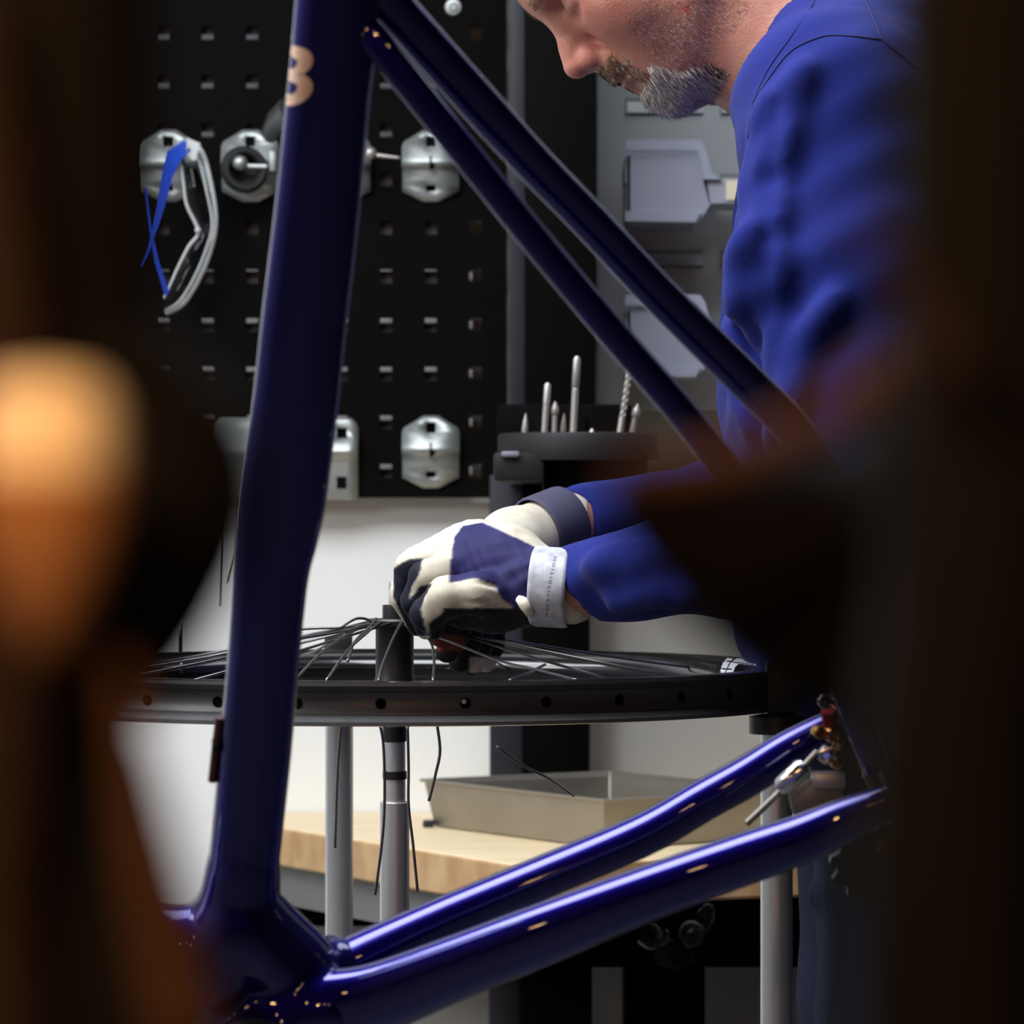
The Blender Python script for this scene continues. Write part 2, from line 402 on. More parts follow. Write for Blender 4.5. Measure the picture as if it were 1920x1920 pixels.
# zinc clips: bent hexagonal plates with two square holes
def clip(px, py, label, sx=1.0, d=PD):
    s = d/F_PX; c = P(px, py, d); t = thing('tool_clip', c, label, 'clip', 'zinc clips on the pegboard')
    rowsz = [(-68, 15, 0), (-56, 33, .002), (-46, 50, .004), (-36, 54, .006), (-20, 54, .010), (-12, 54, .0135), (-6, 54, .0145), (0, 54, .0135), (5, 54, .010), (9, 53, .007), (24, 53, .006), (36, 53, .005), (48, 53, .0035), (58, 33, .002), (67, 15, .001)]
    zs = [r[0] for r in rowsz]; v = []; f = []
    for (z, wd, out) in rowsz:
        for q in (-wd*sx, -9, 9, wd*sx): v.append(c+Vector((q*s, -.002-out, -z*s)))
    for i in range(len(rowsz)-1):
        for j in range(3):
            if j == 1 and (zs[i] in (-56, -46) or zs[i] in (36,)): continue
            f.append((i*4+j, i*4+j+1, i*4+j+5, i*4+j+4))
    o = MB().add(v, f).build('plate', zinc_m, t, smooth=22, fix=False)
    sd = o.modifiers.new('thick', 'SOLIDIFY'); sd.thickness = .0018; sd.offset = 1
    MB().box(c+Vector((0, -.0155, 4*s)), (.0022, .003, .016)).build('centre_slot', black_m, t)
    MB().lathe([(.0034, 0), (.0034, .003), (0, .003)], c+Vector((3*s, -.0145, -2*s)), (0, -1, 0), 12).build('centre_hole', black_m, t)
    return t
clip(808, 312, 'zinc bent clip plate on pegboard under the two seat stays, upper row')
clip(808, 848, 'zinc bent clip plate on pegboard bottom row, fully visible')
clip(642, 312, 'zinc clip plate half hidden behind the blue seat tube with a steel pin')
clip(315, 312, 'zinc clip plate behind the hanging clear safety goggles')
clip(470, 312, 'zinc clip plate holding the round black ring tool')
# wide bracket behind the seat tube
s = PD/F_PX; c = ppx(535, 862); t = thing('wide_bracket', c, 'wide zinc bracket on pegboard bottom row, crossing behind the blue seat tube', 'clip')
prof = [(-78, .001, 124), (-70, .002, 132), (-60, .003, 137), (-40, .005, 137), (-28, .011, 137), (-16, .014, 137), (-6, .011, 137), (2, .006, 137), (70, .004, 137), (76, .003, 134)]
v = []; f = []
for (z, out, wd) in prof:
    for q in (-wd, 97, 116, wd): v.append(c+Vector((q*s, -.002-out, -z*s)))
for i in range(len(prof)-1):
    for j in range(3):
        if not (j == 1 and i in (2,)): f.append((i*4+j, i*4+j+1, i*4+j+5, i*4+j+4))
o = MB().add(v, f).build('plate', zinc_m, t, smooth=22, fix=False); sd = o.modifiers.new('thick', 'SOLIDIFY'); sd.thickness = .0018; sd.offset = 1
MB().box(c+Vector((106*s, -.0062, -43*s)), (.011, .002, .013)).build('square_hole', black_m, t)
# steel pin with knob
t = thing('steel_pin', ppx(700, 292, 4.045), 'thin steel pin with round knob sticking out of the clip beside the seat tube', 'tool')
MB().tube([ppx(692, 290, 4.045), ppx(748, 296, 4.045)], [.003, .0012], 8).build('shaft', steel_m, t)
MB().ball(ppx(694, 288, 4.043), .0075).build('knob', steel_m, t)
# round black ring tool and cone
t = thing('ring_tool', ppx(462, 318, 4.045), 'round black ring tool with steel ball, hung on pegboard beside the goggles', 'tool')
rub_m = mat('black_rubber', (30, 31, 32), .42)
gunm_m = mat('gun_metal', (120, 122, 124), .35, metal=.8)
pts = [(.021+.0055*math.cos(a), .008*math.sin(a)) for a in [2*math.pi*k/10 for k in range(10)]]
MB().lathe(pts, ppx(458, 318, 4.045), (.25, -1, .1), 28, closed=True).build('ring', rub_m, t)
MB().lathe([(0, 0), (.019, 0), (.019, .004), (0, .004)], ppx(458, 318, 4.06), (.25, -1, .1), 20).build('disc', rub_m, t)
MB().ball(ppx(450, 306, 4.04), .0085, 16, 10).build('ball', zinc_m, t)
MB().tube([ppx(455, 312, 4.043), ppx(500, 313, 4.043)], .003, 8).build('rod', zinc_m, t)
MB().box(ppx(512, 303, 4.043), (.007, .012, .022), bev=.001).build('end_block', zinc_m, t)
MB().tube([ppx(500, 258, 4.03), ppx(522, 232, 4.02), ppx(548, 215, 4.01)], [.008, .016, .021], 14).build('cone', gunm_m, t)

# ---------------------------------------------------------------- safety goggles on a clip
clear_m = mat('clear_plastic', (242, 246, 248), .03, trans=1.0, ior=1.3)
rim_m = mat('clear_rim', (232, 236, 236), .15, trans=.4, ior=1.45)
blue_m = mat('blue_translucent', (38, 84, 214), .25, trans=.35, ior=1.4)
gd = 4.03
t = thing('safety_goggles', P(330, 585, gd), 'clear plastic safety goggles with blue arms hanging on pegboard', 'goggles')
outer = spline([(350, 262), (378, 285), (396, 350), (404, 415), (394, 470), (370, 528), (340, 572), (308, 588)], 5)
inner = spline([(338, 300), (344, 345), (350, 385), (372, 434), (354, 462), (334, 500), (318, 535), (306, 560)], 5)
v = []; f = []
for i, (o_, n_) in enumerate(zip(outer, inner)):
    v += [P(o_[0], o_[1], gd), P((o_[0]*.62+n_[0]*.38), (o_[1]*.62+n_[1]*.38), gd-.012), P(n_[0], n_[1], gd-.004)]
for i in range(len(outer)-1):
    for j in (0, 1): f.append((i*3+j, i*3+j+1, i*3+j+4, i*3+j+3))
o = MB().add(v, f).build('lens', clear_m, t, smooth=180); sd = o.modifiers.new('thick', 'SOLIDIFY'); sd.thickness = .0016
MB().tube([P(a[0], a[1], gd) for a in outer], .0028, 8).build('outer_rim', rim_m, t, smooth=180)
mid_ = [(a[0]*.8+b[0]*.2, a[1]*.8+b[1]*.2) for a, b in zip(outer, inner)]
MB().tube([P(a[0], a[1], gd-.009) for a in mid_], .0012, 6).build('brow_line', rim_m, t, smooth=180)
MB().tube([P(a[0], a[1], gd-.004) for a in inner], .0019, 8).build('inner_rim', rim_m, t, smooth=180)
MB().ball(P(371, 432, gd-.006), (.0035, .005, .0035)).build('nose_pad', rim_m, t)
def ribbon(pts, wd, th=.0016):
    m = MB(); vs_ = []
    for (x, y, dd) in pts: vs_.append(P(x, y, dd))
    L, R_ = [], []
    for i, p in enumerate(vs_):
        tg = (vs_[min(i+1, len(vs_)-1)]-vs_[max(i-1, 0)]).normalized(); n_ = tg.cross(Vector((0, 1, 0))).normalized()
        wv = wd[i] if isinstance(wd, (list, tuple)) else wd
        L.append(p+n_*wv/2); R_.append(p-n_*wv/2)
    e = Vector((0, th, 0)); n = len(L); vv = L+R_+[q+e for q in L]+[q+e for q in R_]; f = []
    for i in range(n-1):
        f += [(i, i+1, n+i+1, n+i), (2*n+i, 3*n+i, 3*n+i+1, 2*n+i+1), (i, 2*n+i, 2*n+i+1, i+1), (n+i, n+i+1, 3*n+i+1, 3*n+i)]
    f += [(0, n, 3*n, 2*n), (n-1, 3*n-1, 4*n-1, 2*n-1)]
    return m.add(vv, f)
ribbon([(352, 272, gd-.01), (325, 292, gd-.014), (312, 330, gd-.014), (300, 385, gd-.012), (288, 430, gd-.01)], [.014, .018, .012, .009, .006]).build('arm', blue_m, t)
ribbon([(270, 352, gd-.008), (280, 430, gd-.008), (292, 490, gd-.008), (312, 552, gd-.006)], [.003, .003, .005, .006]).build('arm', blue_m, t)
ribbon([(288, 430, gd-.01), (276, 470, gd-.008), (262, 500, gd-.006)], [.005, .003, .002]).build('cord_loop', blue_m, t)
ribbon([(350, 270, gd-.016), (366, 272, gd-.016), (362, 300, gd-.016)], [.012, .012, .006]).build('hinge', rim_m, t)

# ---------------------------------------------------------------- column behind, lower uprights
def pbox(mb, x0, y0, x1, y1, d, depth, mi=0, bev=0.0):
    """box whose front face fills the given pixel rectangle at distance d"""
    a, b = P(x0, y0, d), P(x1, y1, d)
    return mb.box(((a.x+b.x)/2, d+depth/2, (a.z+b.z)/2), (abs(b.x-a.x), depth, abs(a.z-b.z)), mi=mi, bev=bev)
t = thing('tool_column', (P(1035, 900, 3.74).x, 3.8, H+P(0, 905, 3.74).z-H), 'tall black steel column between the pegboard and the grey louvre panel', 'column')
pbox(MB(), 984, -260, 1116, 905, 3.80, .31, bev=.003).build('post', black_m, t)
pbox(MB(), 956, -260, 985, 905, 3.805, .29, bev=.002).build('side_flange', char_m, t)
t = thing('bench_upright', (P(1010, 1600, 4.07).x, 4.09, H-.336), 'black and grey upright standing on the bench behind the steel tray', 'upright')
def stand(x0, x1, d, dep, nm, m_, par):
    a, b = P(x0, 905, d), P(x1, 905, d); zt_ = P(0, 890, d).z; z0 = H-.336
    MB().box(((a.x+b.x)/2, d+dep/2, (zt_+z0)/2), (b.x-a.x, dep, zt_-z0), bev=.002).build(nm, m_, par)
stand(980, 1106, 4.07, .048, 'post', black_m, t); stand(918, 980, 4.075, .043, 'grey_flange', char_m, t)

# ---------------------------------------------------------------- louvre panel and hanging bins
LD = 4.06
t = thing('louvre_panel', P(1420, 770, LD), 'pale grey louvred panel behind the mechanic, holding plastic bins', 'panel')
pbox(MB(), 1119, -260, 1720, 768, LD, .02, bev=.002).build('sheet', louvre_m, t)
for j, y in enumerate((-86, 57, 200, 343, 486, 629)):
    for k, x in enumerate((1172, 1350, 1528)):
        a, b = P(x, y-17, LD), P(x+146, y+17, LD); s = LD/F_PX
        pbox(MB(), x, y-17, x+146, y+17, LD-.0006, .004).build('louvre_slot', slot_m, t, smooth=0)
        p0, p1 = P(x+4, y-13, LD), P(x+146, y-13, LD); q0, q1 = P(x+4, y+11, LD-.004), P(x+146, y+11, LD-.004)
        e = Vector((0, .0016, 0)); MB().add([p0, p1, q1, q0, p0+e, p1+e, q1+e, q0+e], [(0, 1, 2, 3), (7, 6, 5, 4), (0, 4, 5, 1), (1, 5, 6, 2), (2, 6, 7, 3), (3, 7, 4, 0)]).build('louvre', louvre_m, t, smooth=0)
def bin_(y0, label):
    d = 3.93; s = d/F_PX; o = P(1172, y0+152, d); t = thing('storage_bin', o, label, 'bin', 'plastic bins on the louvre panel')
    def q(x, y, dd): return P(x, y0+y, d)+Vector((0, dd, 0))
    side = [(0, 30), (142, 30), (156, 120), (134, 155), (0, 152)]
    side = [(1176+x, y) for x, y in side]
    wdt = .10
    for nm, dd in (('side_wall', 0), ('side_wall', wdt-.004)):
        MB().prism([q(x, y, dd) for x, y in side], (0, .004, 0)).build(nm, bin_m, t, smooth=30)
    rim = [(1172, 0), (1312, 0), (1322, 14), (1334, 62), (1352, 74), (1318, 74), (1312, 40), (1306, 20), (1172, 20)]
    MB().prism([q(x, y, -.006) for x, y in rim], (0, .010, 0)).build('rim', bin_m, t, smooth=30)
    MB().prism([q(x, y, wdt-.002) for x, y in rim], (0, .008, 0)).build('rim', bin_m, t, smooth=30)
    MB().box(q(1178, 86, wdt/2), (.004, wdt, .066)).build('back_wall', bin_m, t, smooth=0)
    MB().box(q(1244, 149, wdt/2), (.072, wdt, .004)).build('floor_plate', bin_m, t, smooth=0)
    MB().prism([q(1318, 72, 0), q(1402, 76, 0), q(1402, 118, 0), q(1330, 118, 0)], (0, wdt, 0)).build('front_lip', bin_m, t, smooth=30)
    MB().prism([q(1172, 134, -.005), q(1314, 136, -.005), q(1304, 154, -.005), q(1172, 152, -.005)], (0, .006, 0)).build('foot_rail', bin_m, t, smooth=30)
    MB().prism([q(1361, 76, -.002), q(1392, 76, -.002), q(1392, 112, -.002), q(1361, 112, -.002)], (0, .002, 0)).build('label_card', paper_m, t, smooth=0)
    MB().box(q(1176, 60, .05), (.004, .09, .02)).build('hook', bin_m, t, smooth=0)
bin_(263, 'lavender grey storage bin on louvre panel just below the chin, with cream label')
bin_(553, 'lavender grey storage bin on louvre panel beside the blue shirt, behind the seat stay')

# ---------------------------------------------------------------- workbench
A_ = Vector((0, 3.51)); ul = Vector((-.247, .41)).normalized(); ur = Vector((.41, .15)).normalized()
zt, zb = H-.336, H-.378
ca = A_+ul*.637; cr = A_+ur*.98
bench = thing('workbench', (.3, 3.9, 0), 'workbench with thick beech top and grey steel apron carrying the steel tray', 'workbench')
def slab(poly, z0, z1, name, m_, parent, bev=0, mi=None):
    o = MB().prism([(p[0], p[1], z1) for p in poly], (0, 0, z0-z1)).build(name, m_, parent, smooth=20)
    return o
top = slab([A_, cr, (cr.x, RY1-.002), (ca.x, RY1-.002), ca], zb, zt, 'wood_top', [wood_m, endgrain_m], bench)
for p in top.data.polygons: p.material_index = 0 if abs(p.normal.z) > .5 else 1
bv = top.modifiers.new('edge', 'BEVEL'); bv.width = .003; bv.segments = 2
nl = Vector((ul.y, -ul.x)); nl = nl if nl.dot(Vector((1, 0))) > 0 else -nl
a1 = A_+ul*.05+nl*.012; a2 = A_+ul*.62+nl*.012
slab([a1, a2, a2+nl*.03, a1+nl*.03], zb-.042, zb-.0005, 'apron', apron_m, bench)
nr = Vector((-ur.y, ur.x)); b1 = A_+ur*.03+nr*.05; b2 = A_+ur*.93+nr*.05
slab([b1, b2, b2+nr*.05, b1+nr*.05], zb-.06, zb-.0005, 'front_rail', black_m, bench)
a, b = P(1045, 1690, 3.72), P(1640, 1815, 3.72)
MB().box(((a.x+b.x)/2, 3.84, (zb-.0005+b.z)/2), (b.x-a.x, .24, zb-.001-b.z), bev=.003).build('drawer_case', black_m, bench)
MB().box(((a.x+b.x)/2+.02, 3.716, (zb-.0005+b.z)/2-.01), (b.x-a.x-.05, .01, .05), bev=.003).build('drawer_front', black_m, bench)
for (x0, x1, d) in ((1172, 1322, 3.74), (1660, 1760, 3.74)):
    a, b = P(x0, 1810, d), P(x1, 1810, d); MB().box(((a.x+b.x)/2, d+.05, a.z/2), (b.x-a.x, .1, a.z), bev=.003).build('leg', black_m, bench)
for x0, x1, d, m_ in ((916, 976, 3.74, char_m), (976, 1110, 3.70, black_m)):
    a, b = P(x0, 1810, d), P(x1, 1810, d); MB().box(((a.x+b.x)/2, d+.05, (zb-.062)/2), (b.x-a.x, .1, zb-.062), bev=.003).build('leg', m_, bench)
a, b = P(480, 1715, 3.93), P(505, 1735, 3.93); MB().box(((a.x+b.x)/2, 3.96, a.z/2+.0), (.05, .05, a.z), bev=.002).build('leg', black_m, bench)
a, b = P(505, 1712, 3.95), P(940, 1733, 3.95); MB().box(((a.x+b.x)/2, 3.97, (a.z+b.z)/2), (b.x-a.x, .03, .018), bev=.002).build('rear_rail', black_m, bench)

# steel tray on the bench: sloping walls, rolled rim
B_ = Vector((.09, 3.655)); tl = Vector((-.56, .83)).normalized(); tr_ = Vector((.86, .51)).normalized(); lw, lr = .33, .235
tray = thing('steel_tray', (B_.x+.03, B_.y+.15, zt), 'open shallow steel tray on the beech workbench', 'tray')
cn = [B_, B_+tr_*lr, B_+tr_*lr+tl*lw, B_+tl*lw]
cx = sum((c for c in cn), Vector((0, 0)))/4
m = MB(); zt2 = zt+.051
def ring(sc, z): return [Vector((cx.x+(c.x-cx.x)*sc, cx.y+(c.y-cx.y)*sc, z)) for c in cn]
R = [ring(.94, zt+.001), ring(1.0, zt2), ring(1.025, zt2+.0005), ring(1.025, zt2-.003), ring(.985, zt2-.003), ring(.925, zt+.004)]
v = [p for r in R for p in r]; f = [(3, 2, 1, 0), (20, 21, 22, 23)]
for i in range(5):
    for k in range(4): f.append((i*4+k, i*4+(k+1) % 4, i*4+4+(k+1) % 4, i*4+4+k))
o = m.add(v, f).build('pan', dullsteel_m, tray, smooth=20)
bv = o.modifiers.new('edge', 'BEVEL'); bv.width = .004; bv.segments = 3; bv.limit_method = 'ANGLE'; bv.angle_limit = .6
MB().box((*(B_+tl*(lw*.97)), zt+.004), (.012, .012, .008), bev=.002).build('foot', rub_m, tray)
# small grease marks lying on the bench are wear; crumpled film in the tray
film_m = mat('plastic_film', (205, 210, 220), .12, trans=.75, ior=1.35)
rnd = random.Random(3); m = MB(); n = 12; v = []; f = []
for i in range(n):
    for j in range(n):
        p = B_+tr_*(lr*(.08+.84*i/(n-1)))+tl*(lw*(.08+.8*j/(n-1)))
        v.append((p.x, p.y, zt+.012+.022*abs(math.sin(i*1.3+j*.7))*(.4+.6*rnd.random())))
for i in range(n-1):
    for j in range(n-1): f.append((i*n+j, i*n+j+1, (i+1)*n+j+1, (i+1)*n+j))
o = m.add(v, f).build('plastic_film', film_m, smooth=180, loc=(*(cx), zt+.006)); tag(o, 'crumpled clear plastic film lying in the steel tray', 'plastic sheet')
o.modifiers.new('sub', 'SUBSURF').render_levels = 1; sd = o.modifiers.new('thick', 'SOLIDIFY'); sd.thickness = .0006

# ---------------------------------------------------------------- drill stand with bits
DS = 3.58
t = thing('drill_stand', (P(1080, 905, DS).x, DS+.1, P(0, 905, DS).z), 'dark drum shaped drill bit stand with drawers, in front of the black column', 'drill stand')
drum_m = mat('dark_grey_plastic', (34, 33, 34), .55, spec=.25, noise=(30, .4, (27, 26, 27)))
c = P(1084, 830, DS+.078); r = 152/F_PX*DS
MB().lathe([(0, -.018), (r, -.018), (r*1.01, -.014), (r*1.01, .006), (r*.985, .009), (r*.6, .0085), (0, .0085)], c, n=48).build('turntable', drum_m, t, smooth=40)
pbox(MB(), 925, 848, 1021, 903, DS+.01, .10, bev=.004).build('drawer', drum_m, t)
pbox(MB(), 940, 846, 974, 857, DS+.004, .012, bev=.002).build('drawer_pull', mat('pale_pull', (128, 128, 142), .4), t)
pbox(MB(), 1018, 852, 1215, 925, DS+.03, .11, bev=.004).build('housing', black_m, t)
pbox(MB(), 932, 758, 1185, 850, DS+.142, .012, bev=.003).build('back_plate', black_m, t)
pbox(MB(), 1000, 780, 1100, 900, DS+.138, .082, bev=.003).build('mount', black_m, t)
def bit(kind, px, top, bot, tilt, label, wd, d):
    b0 = P(px, bot, d); b1 = P(px+tilt, top, d); ax = (b1-b0); L = ax.length; r = wd/2/F_PX*d
    t = thing('drill_bit', b0, label, 'drill bit', 'drill bits in the stand')
    if kind == 'twist':
        m = MB(); n = 46; sec = 10; v = []; f = []; u = ax.normalized(); e1 = u.orthogonal().normalized(); e2 = u.cross(e1)
        MB().tube([b0, b0+ax*.32], r, 10).build('shank', steel_m, t)
        for i in range(n+1):
            q = b0+ax*(.32+.68*i/n); a0 = i/n*2*math.pi*3.4; k_ = r*(1 if i < n-3 else .35+.65*(n-i)/3)
            for j in range(sec):
                a = 2*math.pi*j/sec; rr = k_*(1-.45*max(0, math.cos(2*a))**2); v.append(q+(e1*math.cos(a+a0)+e2*math.sin(a+a0))*rr)
        for i in range(n):
            for j in range(sec): f.append((i*sec+j, i*sec+(j+1) % sec, (i+1)*sec+(j+1) % sec, (i+1)*sec+j))
        f.append(tuple(n*sec+j for j in range(sec))); m.add(v, f).build('flutes', steel_m, t, smooth=60)
    elif kind == 'rod':
        MB().tube([b0, b0+ax*.6], r*.92, 12).build('shank', steel_m, t)
        MB().tube([b0+ax*.6, b0+ax*.612, b0+ax*.622, b0+ax*.96, b1], [r*.92, r*.75, r, r, r*.55], 12).build('cutting_end', steel_m, t, smooth=50)
    elif kind == 'sink':
        MB().tube([b0, b0+ax*.62], r*.8, 10).build('shank', steel_m, t)
        MB().tube([b0+ax*.62, b0+ax*.66, b0+ax*.82, b1], [r*.8, r*1.2, r*1.2, r*.08], 12).build('cutting_end', steel_m, t, smooth=50)
    else:
        MB().tube([b0, b0+ax*.3, b0+ax*.36, b0+ax*.7, b1], [r, r, r*1.1, r*.75, r*.12], 10).build('tip', steel_m, t, smooth=50)
    return t
ytop = 822
bit('tip', 983, 775, ytop, 3, 'short pointed bit standing leftmost in the drill stand', 11, DS+.05)
bit('rod', 1020, 718, ytop, 7, 'medium plain steel bit left of the countersink in the drill stand', 13, DS+.055)
bit('sink', 1039, 752, ytop, 2, 'countersink bit with cone head in the drill stand', 12, DS+.06)
bit('tip', 1055, 775, ytop, 3, 'short dull pointed bit between countersink and the tallest bit', 10, DS+.07)
bit('rod', 1074, 668, ytop, 8, 'tallest plain steel bit in the drill stand', 14, DS+.05)
bit('tip', 1109, 803, ytop+2, 1, 'shortest bit standing alone in the middle of the drill stand', 13, DS+.05)
bit('twist', 1160, 688, ytop+5, 21, 'long spiral twist drill bit beside the seat stay', 12, DS+.05)
bit('sink', 1182, 757, ytop+5, 14, 'wide headed bit at the right end of the drill stand', 13, DS+.06)

# two wires hanging below the wide bracket
wire_m = mat('dark_wire', (40, 42, 44), .35, metal=.6)
for pts, lab in (([(413, 930), (413, 1035), (411, 1136)], 'straight thin dark wire hanging left of the seat tube'), ([(444, 930), (437, 1040), (424, 1092)], 'slanting thin dark wire hanging right behind the seat tube edge')):
    o = MB().tube([P(x, y, 4.06) for x, y in pts], .0011, 6).build('hanging_wire', wire_m, loc=P(pts[-1][0], pts[-1][1], 4.06)); tag(o, lab, 'wire')

# clear crumpled bag on the drawer front under the bench
bag_m = mat('clear_bag', (225, 235, 235), .06, trans=1.0, ior=1.22)
t = thing('clear_plastic_bag', P(1262, 1800, 3.60), 'clear crumpled plastic bag of round parts hanging in the dark below the bench', 'bag')
rnd = random.Random(5)
def lump(c, r, amp, sd_):
    m = MB().ball(c, r, 20, 14); rr = random.Random(sd_); ph = [rr.uniform(0, 6) for _ in range(6)]
    m.v = [tuple(Vector(c)+(Vector(v)-Vector(c))*(1+amp*(math.sin(v[0]*260+ph[0])*math.sin(v[2]*230+ph[1])+.6*math.sin(v[1]*300+v[2]*190+ph[2])))) for v in m.v]; return m
lump(P(1262, 1765, 3.62), (.026, .012, .026), .10, 1).build('film', bag_m, t, smooth=180)
lump(P(1218, 1755, 3.60), .013, .05, 2).build('cap', bag_m, t, smooth=180)
lump(P(1298, 1752, 3.60), .013, .05, 3).build('cap', bag_m, t, smooth=180)
lump(P(1322, 1722, 3.61), (.010, .008, .012), .2, 4).build('knot', bag_m, t, smooth=180)
MB().tube([P(1322, 1722, 3.62), P(1326, 1690, 3.63)], .0012, 6).build('tie', bag_m, t)
# ---------------------------------------------------------------- wheel lying flat in the building stand
WD, WR = 2.93, .320
WC = Vector((P(740, 0, WD).x, WD, H-.1365))            # wheel centre, mid rim plane
carbon_m = mat('black_carbon', (16, 16, 17), .22, coat=.6, noise=(120, .4, (22, 22, 24)), spec=.5)
alloy_m = mat('anodised_black', (98, 98, 99), .45, metal=.5, noise=(90, .4, (84, 84, 85)))
hub_m = mat('hub_black', (30, 30, 31), .4, metal=.2)
spoke_m = mat('spoke_steel', (120, 116, 120), .3, metal=.9)
decal_m = mat('decal_white', (236, 234, 240), .5)
wheel = thing('bicycle_wheel', WC, 'black carbon wheel being laced, lying flat in the building stand', 'wheel')
prof = [(.3200, .0155), (.3200, .0128), (.3172, .0118), (.3150, .0092), (.3098, .0075), (.3085, .0045), (.3085, -.0040), (.3102, -.0065), (.3102, -.0080), (.3150, -.0092),
        (.3172, -.0118), (.3200, -.0128), (.3200, -.0155), (.3150, -.0162), (.3050, -.0160), (.2900, -.0135), (.2790, -.0085), (.2750, -.0030), (.2750, .0030), (.2790, .0085), (.2900, .0135), (.3050, .0160), (.3150, .0162)]
m = MB().lathe(prof, WC, n=160, closed=True)
k = len(prof); m.m = [0 if i % k < 12 else 1 for i in range(len(m.f))]
m.build('rim', [alloy_m, carbon_m], wheel, smooth=40, fix=True)
NS = 32; A0 = math.radians(-90)
hole = glint = None
for i in range(NS):
    a = A0+2*math.pi*i/NS; dv = Vector((math.cos(a), math.sin(a), 0))
    c = WC+dv*.3086
    o = MB().lathe([(.0034, 0), (.0040, .0004), (.0040, -.002), (.0, -.002)], c, dv, 12).build('spoke_hole', black_m, wheel)
    if i in (1,): MB().lathe([(0, .0012), (.0018, .0008), (.0018, -.0005)], c+Vector((-.0012, 0, .0012)), dv, 10).build('hole_glint', decal_m, wheel)  # white disc stands in for light glinting in one hole
# white decal on the far inner side wall, at the right end
rim_bvh = BVHTree.FromPolygons([Vector(v) for v in m.v], m.f)
def drape(poly, bvh_, off=.0004, cut=.006):
    """flat outline laid on a curved surface: triangulated, refined and draped"""
    bm = bmesh.new(); vs_ = [bm.verts.new((p[0]/1000, p[1]/1000, 0)) for p in poly]; bm.faces.new(vs_)
    for k in range(5):
        bmesh.ops.triangulate(bm, faces=bm.faces[:]); e = [e for e in bm.edges if e.calc_length() > cut]
        if e: bmesh.ops.subdivide_edges(bm, edges=e, cuts=1)
    bmesh.ops.triangulate(bm, faces=bm.faces[:]); bm.verts.index_update(); out = []; last = None
    for v in bm.verts:
        d = Vector(((v.co.x*1000-960)/F_PX, 1, -(v.co.y*1000-960)/F_PX)).normalized(); h = bvh_.ray_cast(Vector((0, 0, H)), d)
        out.append(h[0]-d*off if h[0] is not None else None)
    fs = [tuple(v.index for v in f.verts) for f in bm.faces if all(out[v.index] is not None for v in f.verts)]; bm.free()
    return MB().add([o if o is not None else Vector((0, 0, 0)) for o in out], fs)
drape([(1349, 1262), (1356, 1242), (1367, 1230), (1377, 1231), (1366, 1245), (1359, 1261)], rim_bvh).build('decal', decal_m, wheel, smooth=0)
drape([(1361, 1261), (1370, 1243), (1384, 1232), (1430, 1237), (1430, 1252), (1422, 1254), (1419, 1248), (1386, 1244), (1378, 1251), (1375, 1260)], rim_bvh).build('decal', decal_m, wheel, smooth=0)
# hub, axle and lower end
hz = lambda y: H-(y-960)/F_PX*WD
hx_ = WC.x
def hub(prof, nm, m_): MB().lathe([(r, hz(y)-WC.z) for r, y in prof], (hx_, WC.y, WC.z), n=32).build(nm, m_, wheel, smooth=40)
hub([(0, 1172), (.0165, 1172), (.0165, 1176), (.0152, 1180), (.0152, 1268), (.0175, 1285), (.0265, 1290), (.0275, 1300), (.0265, 1312), (.012, 1330), (0, 1330)], 'hub_shell', hub_m)
hub([(0, 1160), (.021, 1160), (.0225, 1164), (.0225, 1171), (.021, 1175), (0, 1175)], 'hub_flange', hub_m)
hub([(0, 1134), (.0095, 1134), (.0098, 1138), (.0098, 1162), (0, 1162)], 'axle_cap', hub_m)
hub([(0, 1090), (.0042, 1090), (.0048, 1094), (.0048, 1136), (0, 1136)], 'axle', steel_m)
hub([(0, 1330), (.0098, 1330), (.0098, 1388), (.0085, 1391), (0, 1391)], 'lower_axle_cap', hub_m)
# spokes: laced ones to the rim, loose ones bent over the rim or hanging
def spk(pts, r=.0011, nm='spoke'):
    q = [tuple(p) for p in spline(pts, 5)] if len(pts) > 2 else pts
    return MB().tube([P(*p) for p in q], r, 6).build(nm, spoke_m, wheel, smooth=180)
rnd = random.Random(11)
for i in range(0, NS, 2):
    a = A0+2*math.pi*(i+.3)/NS; b = a+math.radians(rnd.choice((-38, 38)))
    if math.sin(a) < -.75 or (math.cos(a) > .8 and math.sin(a) > -.1): continue
    p0 = WC+Vector((math.cos(b)*.021, math.sin(b)*.021, hz(1166)-WC.z)); p1 = WC+Vector((math.cos(a)*.276, math.sin(a)*.276, .001))
    if math.sin(a) > .3 and math.cos(a) > -.1 and i % 4 == 0: p1.z += .004
    mdl = (p0+p1)/2+Vector((0, 0, -.004*rnd.random()))
    MB().tube([p0, mdl, p1], .0011, 6).build('spoke', spoke_m, wheel, smooth=180)
